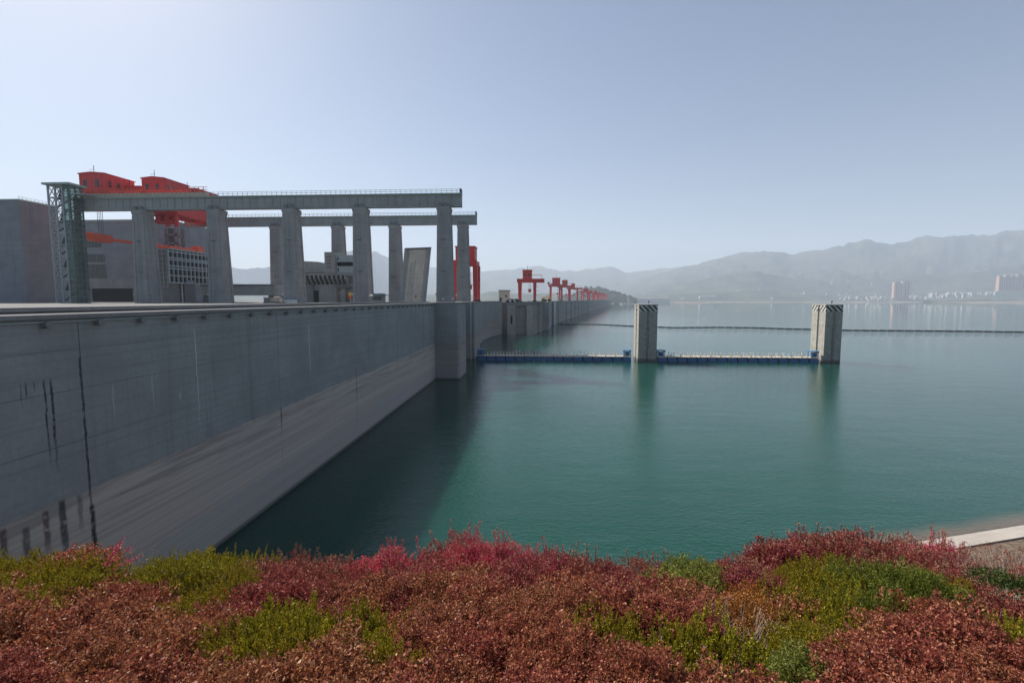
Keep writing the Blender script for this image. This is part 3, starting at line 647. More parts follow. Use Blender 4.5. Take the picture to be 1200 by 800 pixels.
# grid gate (stop-log leaf) in its guide
gx = X_(200, 163); gt = thing('grid_gate', 'grey steel gate leaf with a grid of square openings hanging between two near columns', 'gate', (gx, 163, 0))
z1 = Z_(291, 163, 200); z0 = Z_(331, 163, 200); gl = 21
MB().box(-.8, -.3, 0, gl, z0, z1).build('skin_plate', M['dark_open'], gt)
rows = [0, .21, .42, .5, .68, .74, .92, 1.0]
for r_ in rows: MB().box(-.3, .35, 0, gl, z0+(z1-z0)*r_-.22, z0+(z1-z0)*r_+.22).build('horizontal_beam', M['steel'], gt)
for i in range(11): MB().box(-.25, .3, i*gl/10-.18, i*gl/10+.18, z0, z1).build('vertical_rib', M['steel'], gt)
lt = thing('gate_ladder_frame', 'square mesh scaffold frame at the left edge of the grid gate', 'scaffold', (X_(184, 163), 163, 0))
wl3 = X_(198, 163)-X_(184, 163); za = Z_(292, 163, 190); zb = Z_(336, 163, 190)
for i in range(4): MB().box(i*wl3/3-.09, i*wl3/3+.09, -.1, .1, zb, za).build('upright', M['steel'], lt)
for i in range(9): MB().box(0, wl3, -.22, -.1, zb+(za-zb)*i/8-.08, zb+(za-zb)*i/8+.08).build('crossbar', M['steel'], lt)
MB().box(0, wl3, .6, 1.0, zb, za).build('backing', M['conc2'], lt)
gs = thing('gate_support_frame', 'concrete support frame standing under the grid gate', 'frame', (X_(200, 172), 172, TOP))
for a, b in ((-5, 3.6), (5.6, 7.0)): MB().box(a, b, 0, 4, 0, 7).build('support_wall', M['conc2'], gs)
MB().box(-5, 7, -.4, 4.4, 6.9, 8.2).build('lintel', M['conc'], gs)
MB().box(4.6, 4.9, -.1, .1, 0, 7).box(4.1, 5.3, -.1, .1, 3, 3.2).build('rail_post', M['white'], gs)

# low bridge beam and gatehouse parts
lb2 = thing('low_bridge', 'low grey bridge span crossing behind the second and third near columns', 'bridge', (0, 180, 0))
MB().box(X_(236, 180), X_(322, 180), 0, 8, Z_(346, 180, 290), Z_(333.5, 180, 290)).build('span', M['girder'], lb2)
MB().box(X_(236, 180), X_(322, 180), -.25, 0, Z_(335.4, 180, 290), Z_(333, 180, 290)).build('edge_beam', M['cap'], lb2)
MB().box(X_(236, 180), X_(248, 180), 1, 7, TOP, Z_(346, 180, 290)).build('abutment', M['conc2'], lb2)
MB().box(X_(313, 180), X_(322, 180), 1, 7, TOP, Z_(346, 180, 290)).build('abutment', M['conc2'], lb2)

ch = thing('control_house', 'low concrete control house with bracketed deck between the third and fourth near columns', 'building', (0, 172, TOP))
def q(u): return X_(u, 172)
def zq(v): return Z_(v, 172, 370)-TOP
MB().box(q(351), q(384), 3, 9, 0, zq(319)).build('wall', M['conc'], ch)
MB().prismy([(q(351), zq(319)), (q(384), zq(319)), (q(384), zq(309)), (q(370), zq(306)), (q(351), zq(305))], 3, 9).build('roof_storey', M['girder'], ch)
MB().box(q(351)-.3, q(384), 2.6, 3, zq(320.5), zq(318.5)).build('ledge', M['cap'], ch)
MB().box(q(349), q(412), 0, 3, zq(322.5), zq(320.5)).build('deck', M['conc'], ch)
for i in range(11):
    u = 353+i*5.2; MB().prismx([(0, zq(322.6)), (3, zq(322.6)), (3, zq(333)), (2.2, zq(333)), (0, zq(326))], q(u)-.28, q(u)+.28).build('bracket', M['conc'], ch)
MB().box(q(349), q(412), 3.0, 3.4, zq(333), zq(322.6)).build('back_panel', M['conc2'], ch)
for a, b, m_ in ((345, 364, 'conc2'), (371, 392, 'conc'), (398, 402, 'conc'), (408, 414, 'conc2')): MB().box(q(a), q(b), 2.0, 8, 0, zq(333)).build('pier', M[m_], ch)
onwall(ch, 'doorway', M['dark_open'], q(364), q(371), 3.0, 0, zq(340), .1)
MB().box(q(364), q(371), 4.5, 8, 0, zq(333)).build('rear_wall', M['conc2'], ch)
MB().prismx([(0, zq(333)), (2.8, zq(333)), (2.8, zq(340)), (1.4, zq(337))], q(392), q(412)).build('haunch', M['conc'], ch)
MB().box(q(382.5), q(395), -.5, 7, zq(320.2), zq(295.5)).build('stair_turret', M['conc'], ch)
for v in (300, 304, 308, 312): onwall(ch, 'louvre', M['conc2'], q(385), q(390), -.5, zq(v+2), zq(v), .15)
for va, vb in ((299, 307), (312, 320)):
    MB().box(q(395.2), q(413), .2, 6, zq(vb), zq(va)).build('gallery_panel', M['steel'], ch)
    onwall(ch, 'port', M['glassdk'], q(396.5), q(398), .2, zq(vb-2), zq(va+2), .1)
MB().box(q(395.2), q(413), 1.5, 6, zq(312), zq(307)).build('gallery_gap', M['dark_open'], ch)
# raised bascule deck
bd = thing('bascule_deck', 'pale raised bascule bridge deck standing steeply between the fourth and fifth near columns', 'bridge deck', (0, 146, 0))
P0 = onY(468.5, 356.5, 146); P1 = onY(497, 356.5, 146); Q0 = onY(475.5, 291.5, 150); Q1 = onY(504, 290.5, 150)
for P_ in (P0, P1): P_.z -= .8
def slab(parent, name, mat, s0, s1, t0, t1, d0, d1):
    nrm = Vector((.25, -1, .06)).normalized()
    def pt(s_, t_, d_): return (P0.lerp(P1, s_)).lerp(Q0.lerp(Q1, s_), t_)+nrm*d_-Vector((0, 146, 0))
    b = [pt(s_, t_, d_) for d_ in (d0, d1) for s_, t_ in ((s0, t0), (s1, t0), (s1, t1), (s0, t1))]
    mb = MB(); mb.v = [tuple(x_) for x_ in b]; mb.f = [(0, 3, 2, 1), (4, 5, 6, 7), (0, 1, 5, 4), (1, 2, 6, 5), (2, 3, 7, 6), (3, 0, 4, 7)]
    return mb.build(name, mat, parent)
slab(bd, 'deck_plate', M['warm'], 0, 1, 0, 1, -1.1, 0)
slab(bd, 'left_kerb', M['girder'], -.05, .07, 0, 1.005, -1.3, .35); slab(bd, 'right_kerb', M['conc'], .93, 1.05, 0, 1.005, -1.3, .35)
slab(bd, 'tip_plate', M['conc2'], -.05, 1.05, .985, 1.01, -1.3, .4)
for i in range(26):
    slab(bd, 'rung', M['conc2'], .09, .17, i/26+.005, i/26+.018, .0, .12)
    if i < 20: slab(bd, 'cleat', M['conc2'], .24, .40, i/26+.005, i/26+.013, .0, .10)
    slab(bd, 'rung', M['conc2'], .84, .91, i/26+.005, i/26+.018, .0, .12)
slab(bd, 'warning_light', M['red'], .58, .64, .16, .20, .0, .2)
slab(bd, 'joint', M['conc2'], .44, .455, 0, .8, 0, .05)

# ------------------------------------------------------------------ gantry cranes along the crest
def make_gantry(name, label, loc, rz, H_=11.5, span=8.6, over=(1.6, 6.0), house=(5.2, 4.4), group='red gantry cranes on the dam crest', jib=False, mat=None):
    mat = mat or M['red']; t = thing(name, label, 'gantry crane', loc, rz, group); s2 = span/2; dy = 4.5
    for sx in (-1, 1):
        for sy in (-1, 1):
            MB().frustum((sx*s2-.75, sx*s2+.75, sy*dy-.7, sy*dy+.7), (sx*s2-.95, sx*s2+.95, sy*dy-1.0, sy*dy+1.0), .8, H_).build('leg', mat, t)
            MB().box(sx*s2-1.0, sx*s2+1.0, sy*dy-1.3, sy*dy+1.3, 0, .8).build('bogie', M['darksteel'], t)
        MB().box(sx*s2-.5, sx*s2+.5, -dy, dy, 1.4, 2.4).build('sill_beam', mat, t)
    for sy in (-1, 1): MB().box(-s2-over[0], s2+over[1], sy*dy-.8, sy*dy+.8, H_, H_+2.0).build('main_girder', mat, t)
    for xx in (-s2-over[0], s2+over[1]-.8): MB().box(xx, xx+.8, -dy+.8, dy-.8, H_+.2, H_+1.8).build('end_tie', mat, t)
    h_ = MB().box(-house[0]/2, house[0]/2, -3.8, 3.8, H_+2.1, H_+2.1+house[1]).build('machine_house', mat, t)
    MB().box(-house[0]/2-.25, house[0]/2+.25, -4.05, 4.05, H_+2.1+house[1], H_+2.45+house[1]).build('roof', mat, h_)
    for i in range(2): MB().box(-house[0]/2+.8+i*2.2, -house[0]/2+2.0+i*2.2, -3.86, -3.79, H_+3.4, H_+4.9).build('window', M['glassdk'], h_)
    MB().bar((0, 0, H_+2.4+house[1]), (0, 0, H_+5.2+house[1]), .18).build('mast', M['darksteel'], h_)
    MB().box(1.4-1.1, 1.4+1.1, -1, 1, 7.0 if H_ > 9 else 5, 7.3).build('hook_frame', M['darksteel'], t)
    MB().bar((1.0, 0, 7.2), (1.0, 0, H_), .12).bar((1.8, 0, 7.2), (1.8, 0, H_), .12).build('hoist_rope', M['darksteel'], t)
    MB().box(.6, 2.2, -.7, .7, 5.4, 7.0).build('hook_block', mat, t)
    if over[1] > 3:
        MB().bar((house[0]/2, -dy, H_+4.1), (s2+over[1]-1.5, -dy, H_+4.1), .25).bar((s2+over[1]-1.5, -dy, H_+2), (s2+over[1]-1.5, -dy, H_+4.1), .25).build('handrail', mat, t)
    for z_ in (3.5, 6.0, 8.5):
        MB().box(s2+.9, s2+2.0, -dy-.4, -dy+.7, z_, z_+.15).bar((s2+2, -dy-.4, z_), (s2+2, -dy-.4, z_+1), .1).build('landing', mat, t)
    if jib:
        MB().bar((-s2-over[0]-.5, -dy-1.2, H_+4), (s2-.5, -dy-1.4, H_-1.5), .6).bar((s2-.5, -dy-1.4, H_-1.5), (s2-2.0, -dy-1.4, H_-4.5), .4).build('jib', M['darksteel'], t)
        MB().box(-s2-over[0]-.9, -s2-over[0]+.8, -dy-1.6, -dy-.4, H_+2, H_+4.2).build('jib_seat', mat, t)
    return t
make_gantry('gantry_crane', 'tall red gantry crane partly hidden behind the rightmost far row column', (X_(547, 203), 203, TOP), 0, 15.3, 8.6, (1.6, .6), (8.0, 5.4))
make_gantry('gantry_crane', 'red portal gantry crane alone above the broad gate block', (X_(618, 285), 285, 18.9), 0, 11.2, 8.8, (1.6, 5.6), (5.4, 4.8))
yaw_d = math.atan2(dv.y, dv.x)-math.pi/2
def on_dam(s_, off=9): p_ = dampt(s_, off, 19.02); return p_
make_gantry('gantry_crane', 'nearest red gantry crane on the main dam with a dark slanting jib', on_dam(75), yaw_d*.3, 13.3, 10.5, (2.0, 1.5), (7.4, 5.8), jib=True)
make_gantry('gantry_crane', 'second red gantry crane on the main dam, just right of the one with the jib', on_dam(150, 10), yaw_d*.3, 14.4, 11.5, (2, 5), (6.0, 5.6), jib=True)
make_gantry('gantry_crane', 'third red gantry crane on the main dam with a stub of girder to the right', on_dam(235, 10), yaw_d*.3, 14.0, 11.0, (2.0, 6.5), (4.6, 5.0), jib=True)
base = make_gantry('gantry_crane', 'faint red gantry crane in the hazy far cluster on the main dam', on_dam(400), yaw_d*.3, 12.5, 10, (2, 4), (5, 4), group='distant hazy red gantry cranes on the main dam')
for s_ in (470, 550, 640, 720, 800, 900, 1010, 1130, 1270):
    c_ = copy_tree(base); c_.location = on_dam(s_, random.uniform(6, 12)); c_.scale = (1, 1, random.uniform(.9, 1.15))

# ------------------------------------------------------------------ small things on the crest
hut = thing('crest_hut', 'pale boxy concrete hut standing on the crest left of the first gantry crane', 'hut', (X_(590.5, 280), 281, TOP))
MB().box(-3.1, 3.1, 0, 6, 0, 6.2).build('wall', M['warm'], hut, .05); MB().box(-3.35, 3.35, -.25, 6.25, 6.2, 6.6).build('roof', M['cap'], hut)
onwall(hut, 'door', M['darksteel'], -2.6, -1.4, 0, 0, 2.3, .06); onwall(hut, 'window', M['glassdk'], .6, 1.8, 0, 2.6, 3.6, .06)
def car(label, loc, rz, mat, name='parked_car'):
    t = thing(name, label, 'car', loc, rz)
    MB().prismx([(-2.2, .35), (2.2, .35), (2.25, .8), (1.2, .95), (-2.1, 1.0)], -.88, .88).build('body', mat, t, .05)
    MB().prismx([(-1.9, .98), (1.1, .95), (.5, 1.48), (-1.5, 1.5)], -.76, .76).build('cabin', M['glassdk'], t, .04)
    for a in (-1.35, 1.35):
        for b in (-.85, .85): MB().bar((b-.1, a, .34), (b+.1, a, .34), .95, n=10).build('wheel', M['black'], t)
car('white car parked on the crest between the hut and first gantry crane', (X_(598, 262), 262, TOP), R(80), M['white'])
car('dark car parked on the crest at the left foot of the first gantry crane', (X_(603, 262), 264, TOP), R(100), M['darksteel'])
tr = thing('crane_truck', 'small yellow crane truck on the crest right of the first gantry crane', 'truck', (X_(640, 330), 330, 18.7))
blockwall('crest_pier', 'low crest platform behind the gate recess carrying the yellow truck', [(-15, 305), (6, 305), (9.6, 369), (-15, 369)], 18.3, M['pier'], 'platform')
MB().box(-3.2, 1.2, -1.2, 1.2, .7, 1.5).build('chassis', M['darksteel'], tr); MB().box(1.2, 3.2, -1.2, 1.2, .6, 3.0).build('cab', M['yellow'], tr, .1)
MB().bar((-2.2, 0, 1.8), (2.8, 0, 4.4), .6).build('boom', M['yellow'], tr); MB().box(-3, -1, -1, 1, 1.5, 2.8).build('counterweight', M['yellow'], tr, .05)
for a in (-2.2, -.6, 2.2):
    for b in (-1.15, 1.15): MB().bar((a, b-.15, .5), (a, b+.15, .5), 1.35, n=10).build('wheel', M['black'], tr)
kk = thing('guard_kiosk', 'small kiosk with dark green roof right of the fourth near column', 'kiosk', (X_(442, 142), 142, TOP))
MB().box(-1.6, 1.6, 0, 3, 0, 2.2).build('wall', M['conc'], kk); onwall(kk, 'window', M['glassdk'], -1.3, 1.3, 0, .9, 1.9, .05)
MB().frustum((-2.4, 2.4, -.7, 3.7), (-1.5, 1.5, .4, 2.6), 2.2, 2.9).build('roof', M['brownpanel'], kk)
kb = thing('white_booth', 'small white booth with blue roof at the foot of the third near column', 'booth', (X_(338, 138), 138, TOP))
MB().box(-1.4, 1.4, 0, 2.4, 0, 1.1).build('wall', M['white'], kb); MB().box(-1.6, 1.6, -.2, 2.6, 1.1, 1.35).build('roof', M['bluelt'], kb)
gn = thing('generator_set', 'low machine set with round tank between the second and third near columns', 'machine', (X_(322, 137), 137, TOP))
MB().box(-3.6, 2.8, 0, 2, 0, .3).build('skid', M['darksteel'], gn); MB().bar((-.6, 1, .95), (1.2, 1, .95), 1.5, n=12).build('tank', M['warm'], gn)
MB().box(-3.5, -1.6, .2, 1.8, .3, 1.6).box(-3.6, 2.8, -.1, 0, 1.7, 1.85).build('frame', M['conc2'], gn)
sg = thing('warning_sign', 'orange warning sign board on a white post at the foot of the fourth near column', 'sign', (X_(410.5, 128), 128, TOP))
MB().bar((0, 0, 0), (0, 0, 2.9), .12, n=6).build('post', M['white'], sg); MB().box(-.5, .5, -.1, 0, 1.2, 2.1).build('board', M['orange'], sg, .02); MB().bar((0, -.05, 2.5), (0, .05, 2.5), .9, n=12).build('disc', M['yellow'], sg)
def person(label, loc, top, bot, rz):
    # one skinned surface: pelvis, legs, torso, head, arms
    J = [((0, 0, .92), .15), ((0, 0, 1.2), .15), ((0, 0, 1.42), .16), ((0, 0, 1.53), .06), ((0, .02, 1.66), .105), ((0, .01, 1.76), .085),
         ((-.1, 0, .86), .095), ((-.11, .02, .48), .065), ((-.11, -.02, .08), .045), ((-.11, .12, .04), .04), ((.1, 0, .86), .095), ((.12, -.03, .48), .065), ((.13, -.08, .08), .045), ((.13, .06, .04), .04),
         ((-.2, 0, 1.4), .06), ((-.25, .02, 1.12), .045), ((-.22, .14, .9), .032), ((.2, 0, 1.4), .06), ((.25, 0, 1.12), .045), ((.24, .1, .88), .032)]
    E_ = [(0, 1), (1, 2), (2, 3), (3, 4), (4, 5), (0, 6), (6, 7), (7, 8), (8, 9), (0, 10), (10, 11), (11, 12), (12, 13), (2, 14), (14, 15), (15, 16), (2, 17), (17, 18), (18, 19)]
    me = D.meshes.new('person'); me.from_pydata([j[0] for j in J], E_, []); o = D.objects.new('person', me); link(o)
    sk = o.modifiers.new('s', 'SKIN'); sv = me.skin_vertices[0].data
    for i, j in enumerate(J): sv[i].radius = (j[1], j[1]*.8)
    sv[0].use_root = True; o.modifiers.new('u', 'SUBSURF').levels = 1
    k = NT('clothing'); sp = k.new('ShaderNodeSeparateXYZ'); tc = k.new('ShaderNodeTexCoord'); k.link(tc.outputs['Object'], sp.inputs[0])
    c = k.mix(k.math('GREATER_THAN', sp.outputs[2], .95), bot, top); c = k.mix(k.math('GREATER_THAN', sp.outputs[2], 1.5), c, (.35, .2, .14)); c = k.mix(k.math('GREATER_THAN', sp.outputs[2], 1.72), c, (.02, .018, .015))
    me.materials.append(k.fin(c, .8)); o.location = loc; o.rotation_euler[2] = rz; return tag(o, label, 'person')
person('small standing figure in a pale top at the foot of the fifth near column', (X_(519, 135), 135, TOP), (.6, .5, .35), (.05, .05, .07), .4)
person('small standing figure in white between the fifth near column and far row column', (X_(531, 136), 136, TOP), (.7, .7, .7), (.06, .07, .1), 1.4)

# ------------------------------------------------------------------ far town
M['flat'] = paint('pinkish_tower_render', (.50, .30, .22), .8, .2); M['flat2'] = paint('cream_tower_render', (.50, .42, .34), .8, .2); M['whouse'] = paint('white_house_render', (.52, .50, .47), .8, .2); M['roofg'] = plain('grey_roof', (.25, .24, .23))
def tower_block(label, u0, u1, vt, y, vb=351, mat='flat', group='high-rise blocks on the far shore'):
    a, b = X_(u0, y), X_(u1, y); z1 = Z_(vt, y, u0); z0 = Z_(vb, y, u0); t = thing('apartment_tower', label, 'apartment tower', ((a+b)/2, y, z0-8), 0, group); W_ = (b-a)/2; Hh_ = z1-z0+8
    MB().box(-W_, W_, 0, 26, 0, Hh_).build('wall', M[mat], t)
    for f_ in (-.62, 0, .62): MB().box(W_*f_-W_*.13, W_*f_+W_*.13, -1.6, 0, 8, Hh_-3).build('bay', M['flat2' if mat == 'flat' else 'flat'], t)
    for f_ in (-.31, .31): MB().box(W_*f_-W_*.1, W_*f_+W_*.1, -.3, 0, 8, Hh_-4).build('window_strip', M['glassdk'], t)
    MB().box(-W_*.4, W_*.4, 6, 18, Hh_, Hh_+6).build('roof_plant', M['roofg'], t)
tower_block('left one of the pair of pinkish high-rise blocks on the far right shore', 1047, 1055.3, 330.5, 4150)
tower_block('right wider one of the pair of pinkish high-rise blocks on the far right shore', 1056.8, 1067, 329.5, 4150, mat='flat2')
for i, (a, b, v) in enumerate(((1169, 1175, 323.5), (1176, 1181.5, 322.5), (1183, 1189, 323), (1190, 1197, 322), (1198, 1206, 323.5))):
    tower_block(('leftmost', 'second', 'third', 'fourth', 'last')[i]+' block in the row of high-rises at the right edge of the far shore', a, b, v, 4050, 340, 'flat' if i % 2 == 0 else 'flat2', 'row of high-rises at the right edge')
hm = []
for sx, sy, sz in ((14, 10, 9), (22, 12, 7), (10, 9, 14), (30, 14, 10)):
    mb = MB().box(-sx/2, sx/2, 0, sy, -12, sz); mb.prismy([(-sx/2-.4, sz), (sx/2+.4, sz), (0, sz+sx*.16)], -.5, sy+.5)
    o = mb.build('house', M['whouse'], None); hm.append(o.data); D.objects.remove(o)
def houses(n, ur, vf, y, label, group, sc=1.0):
    for i in range(n):
        u = random.uniform(*ur); yy = y+random.uniform(-60, 120); v = vf(u)+random.uniform(-2.2, 1.2)
        o = link(D.objects.new('house', random.choice(hm))); o.location = (X_(u, yy), yy, max(6, Z_(v, yy, u))); s_ = sc*random.uniform(.6, 1.25); o.scale = (s_, s_, s_*random.uniform(.7, 1.1)); o.rotation_euler[2] = random.uniform(-.5, .5)
        tag(o, label, 'house', group)
houses(46, (1068, 1172), lambda u: 350-(u-1068)*.065, 4000, 'small white house in the waterfront town right of the high-rise pair', 'white houses of the waterfront town')
houses(22, (985, 1048), lambda u: 350, 4080, 'small pale house low on the shore left of the high-rise pair', 'pale houses on the low shore')
houses(16, (1085, 1150), lambda u: 346, 3900, 'small white house in the waterfront town right of the high-rise pair', 'white houses of the waterfront town', 1.3)
houses(14, (880, 985), lambda u: 346, 4450, 'tiny white farmhouse scattered on the lower slopes in the middle of the far shore', 'farmhouses on the lower slopes')
for rn, n, zmax in (('middle_range', 34, 200), ('mountain_range', 16, 320), ('shore_hills', 20, 70)):
    cand = [v_.co for v_ in D.objects[rn].data.vertices if 12 < v_.co.z < zmax]
    for i in range(n):
        q_ = random.choice(cand); o = link(D.objects.new('house', random.choice(hm))); o.location = (q_.x, q_.y, q_.z+5); s_ = random.uniform(.7, 1.5); o.scale = (s_, s_, s_)
        nm = {'middle_range': 'slopes of the middle range', 'mountain_range': 'lower slopes of the high range', 'shore_hills': 'low hills along the far shore'}[rn]
        tag(o, 'tiny pale house standing alone on the '+nm, 'house', 'pale houses on the '+nm)
for (u0, u1, v, y) in ((742, 785, 349.8, 3300), (820, 838, 347.2, 4200), (870, 888, 346.5, 4380)):
    a, b = X_(u0, y), X_(u1, y); t = thing('warehouse', {742: 'long low white warehouse at the far end of the dam', 820: 'pale low shed on the slope beyond the island', 870: 'pale triangular quarry shed mid far shore'}[u0], 'warehouse', ((a+b)/2, y, 0)); z_ = Z_(v, y, u0)
    MB().box((a-b)/2, (b-a)/2, 0, 30, -3, z_).build('wall', M['whouse'], t); MB().prismx([(-2, z_), (32, z_), (15, z_+5)], (a-b)/2-2, (b-a)/2+2).build('roof', M['roofg'], t)
# far end pylon and boats
py = thing('approach_tower', 'tiny grey tower on the shore at the far end of the main dam', 'tower', (X_(737.5, 2300), 2300, 0))
MB().box(-5, 5, 0, 10, -3, 36).build('shaft', M['conc'], py); MB().box(-8, 8, -3, 13, 36, 42).build('head', M['girder'], py)
for i in range(9):
    u = 716+i*2.9+random.uniform(-.8, .8); v = 354.0-random.uniform(0, .7)+i*.12; y = 20*560/(v-351)*.62
    t = thing('moored_boat', 'tiny white boat moored in the cluster beyond the far end of the dam', 'boat', (X_(u, y), y, 0), random.uniform(-.4, .4), 'boats moored beyond the dam')
    if i == 0:
        bh = MB(); bh.prism([(-9, -2), (6, -2.4), (10, 0), (6, 2.4), (-9, 2)], -.4, 1.8); b1_ = bh.build('hull', M['white'], t); b2_ = MB().box(-7, 2, -1.7, 1.7, 1.8, 4.6).box(-3, 1, -1.3, 1.3, 4.6, 6.4).build('cabin', M['whouse'], t)
    else: inst('hull', b1_.data, t); inst('cabin', b2_.data, t)

# ------------------------------------------------------------------ shrubs in front
def leafmat(name, cols, transl=.3, objvar=.25):
    k = NT(name); g_ = k.new('ShaderNodeNewGeometry'); r_ = g_.outputs['Random Per Island']; oi = k.new('ShaderNodeObjectInfo').outputs['Random']
    cr = k.new('ShaderNodeValToRGB'); els = cr.color_ramp.elements
    while len(els) < len(cols): els.new(.5)
    for i, c in enumerate(cols): els[i].position = i/(len(cols)-1); els[i].color = (*c, 1)
    k.link(k.math('FRACT', k.math('ADD', r_, k.math('MULTIPLY', oi, objvar))), cr.inputs[0]) if False else k.link(r_, cr.inputs[0])
    hs = k.new('ShaderNodeHueSaturation'); k.link(cr.outputs[0], hs.inputs['Color'])
    big = k.noise(k.pos(), 1.7, 3)
    k.link(k.math('ADD', .475, k.math('MULTIPLY', k.math('ADD', k.math('MULTIPLY', oi, .5), k.math('MULTIPLY', big, .5)), .05)), hs.inputs['Hue'])
    k.link(k.math('ADD', .72, k.math('MULTIPLY', big, .6)), hs.inputs['Value'])
    k.val(k.b.inputs['Base Color'], hs.outputs[0]); k.b.inputs['Roughness'].default_value = .5; k.b.inputs['Specular IOR Level'].default_value = .22
    tr_ = k.new('ShaderNodeBsdfTranslucent'); k.link(hs.outputs[0], tr_.inputs[0]); mx = k.new('ShaderNodeMixShader'); mx.inputs[0].default_value = transl
    k.link(k.b.outputs[0], mx.inputs[1]); k.link(tr_.outputs[0], mx.inputs[2]); k.link(mx.outputs[0], k.out.inputs[0]); return k.m
ML = {'rust': leafmat('rust_leaves', [(.07, .022, .015), (.24, .07, .04), (.40, .13, .065), (.17, .04, .03), (.52, .26, .13), (.30, .06, .05)]),
      'wine': leafmat('wine_red_leaves', [(.10, .02, .018), (.24, .045, .038), (.34, .08, .065), (.18, .04, .035), (.44, .19, .12)]),
      'pink': leafmat('pink_leaves', [(.55, .035, .12), (.68, .06, .19), (.38, .05, .07), (.50, .10, .11), (.42, .20, .12)]),
      'juniper': leafmat('juniper_needles', [(.06, .065, .012), (.22, .19, .015), (.46, .38, .025), (.15, .14, .015), (.34, .28, .02)], .25),
      'greenj': leafmat('green_juniper_needles', [(.05, .08, .012), (.13, .16, .02), (.22, .23, .03), (.08, .11, .02)], .2),
      'green': leafmat('green_leaves', [(.08, .11, .02), (.17, .19, .03), (.28, .28, .06), (.11, .12, .02)]),
      'amber': leafmat('amber_leaves', [(.30, .10, .02), (.42, .16, .03), (.20, .05, .02), (.30, .20, .04)]),
      'dkgreen': leafmat('dark_green_leaves', [(.03, .05, .012), (.07, .10, .02), (.05, .07, .015)])}
ML['twig'] = plain('dry_twig', (.30, .25, .20), .9); ML['stem'] = plain('brown_stem', (.10, .06, .045), .9); ML['seed'] = plain('tan_seed_head', (.34, .20, .12), .9)
def npmesh(name, V, Fi, mat):
    me = D.meshes.new(name); n = len(V); m = len(Fi); w_ = Fi.shape[1]
    me.vertices.add(n); me.vertices.foreach_set('co', V.astype(np.float32).ravel()); me.loops.add(m*w_); me.loops.foreach_set('vertex_index', Fi.astype(np.int32).ravel())
    me.polygons.add(m); me.polygons.foreach_set('loop_start', np.arange(0, m*w_, w_, dtype=np.int32)); me.polygons.foreach_set('loop_total', np.full(m, w_, dtype=np.int32)); me.update(calc_edges=True); me.materials.append(mat); return me
def unit(a): return a/np.linalg.norm(a, axis=1, keepdims=True)
def leaves(C, Dr, L, W, fold=.25):
    n = len(C); r_ = unit(rng.normal(size=(n, 3))); s_ = unit(np.cross(Dr, r_)); nn = np.cross(s_, Dr)
    L = np.asarray(L).reshape(-1, 1)*rng.uniform(.7, 1.25, (n, 1)); W = W*rng.uniform(.75, 1.2, (n, 1))
    p0 = C; p1 = C+Dr*L*.5+s_*W*.5+nn*W*fold; p2 = C+Dr*L; p3 = C+Dr*L*.5-s_*W*.5+nn*W*fold
    V = np.stack([p0, p1, p2, p3], 1).reshape(-1, 3); i = np.arange(n)*4; return V, np.stack([i, i+1, i+2, i+3], 1)
def mound(n, Rr, Hh_, lump=.26, depth=.5):
    a = rng.uniform(0, 2*math.pi, n); cz = rng.uniform(-.15, 1, n)**1; r_ = np.sqrt(np.clip(1-np.clip(cz, -1, 1)**2, 0, 1))
    dr = np.stack([r_*np.cos(a), r_*np.sin(a), cz], 1); ph = rng.uniform(0, 6, 6)
    lumpv = 1+lump*(np.sin(dr[:, 0]*5+ph[0])*np.sin(dr[:, 1]*5+ph[1])+.6*np.sin(dr[:, 0]*11+ph[2])*np.sin(dr[:, 1]*10+ph[3]))
    rr = lumpv*(1-depth*rng.uniform(0, 1, n)**2.0)
    return dr*rr[:, None]*np.array([Rr, Rr, Hh_]), dr
def leafy(n, per, Rr, Hh_, L, W, name, mat, tw=.06):
    C, dr = mound(n, Rr, Hh_); dirs = unit(dr+rng.normal(size=(n, 3))*.55+np.array([0, 0, .45]))
    t = np.tile(np.linspace(0, 1, per), n); Cc = np.repeat(C, per, 0); Dd = np.repeat(dirs, per, 0)
    pos = Cc+Dd*(t[:, None]*tw)+rng.normal(size=(n*per, 3))*.008; ld = unit(Dd*.7+rng.normal(size=(n*per, 3))*.75)
    V, Fi = leaves(pos, ld, L, W); return npmesh(name, V, Fi, mat)
def plumy(n, per, Rr, Hh_, name, mat, ln=.115):
    C, dr = mound(n, Rr, Hh_, .22, .4); dirs = unit(dr*.5+rng.normal(size=(n, 3))*.28+np.array([0, 0, 1.0]))
    sub = []; t = np.tile(np.linspace(0, 1, per), n); Cc = np.repeat(C, per, 0); Dd = np.repeat(dirs, per, 0); lens = np.repeat(rng.uniform(.6, 1.25, n), per)
    pos = Cc+Dd*(t*lens*ln)[:, None]; ld = unit(Dd*1.0+rng.normal(size=(n*per, 3))*.42)
    V, Fi = leaves(pos, ld, .027*(1.15-.5*t), .0085, .1); return npmesh(name, V, Fi, mat)
def tubes(segs, name, mat, n=3):
    mb = MB()
    for a, b, r0 in segs: mb.bar(a, b, r0, n=n, r2=.6)
    me = D.meshes.new(name); me.from_pydata(mb.v, [], mb.f); me.materials.append(mat); return me
def stems(name, Rr, Hh_, mat, n=14, z0=-.55, th=.012):
    sg_ = []
    for i in range(n):
        a = random.uniform(0, 6.28); e = random.uniform(.3, .85); tip = Vector((Rr*e*math.cos(a), Rr*e*math.sin(a), Hh_*math.sqrt(1-e*e)*.9)); b = Vector((random.uniform(-.08, .08), random.uniform(-.08, .08), z0)); m_ = b.lerp(tip, .5)+Vector((0, 0, -.04))
        sg_ += [(b, m_, th), (m_, tip, th*.6)]
        for j in range(3):
            q_ = m_.lerp(tip, random.random()); sg_.append((q_, q_+Vector((random.uniform(-.12, .12), random.uniform(-.12, .12), random.uniform(.03, .14))), th*.3))
    return tubes(sg_, name, mat)
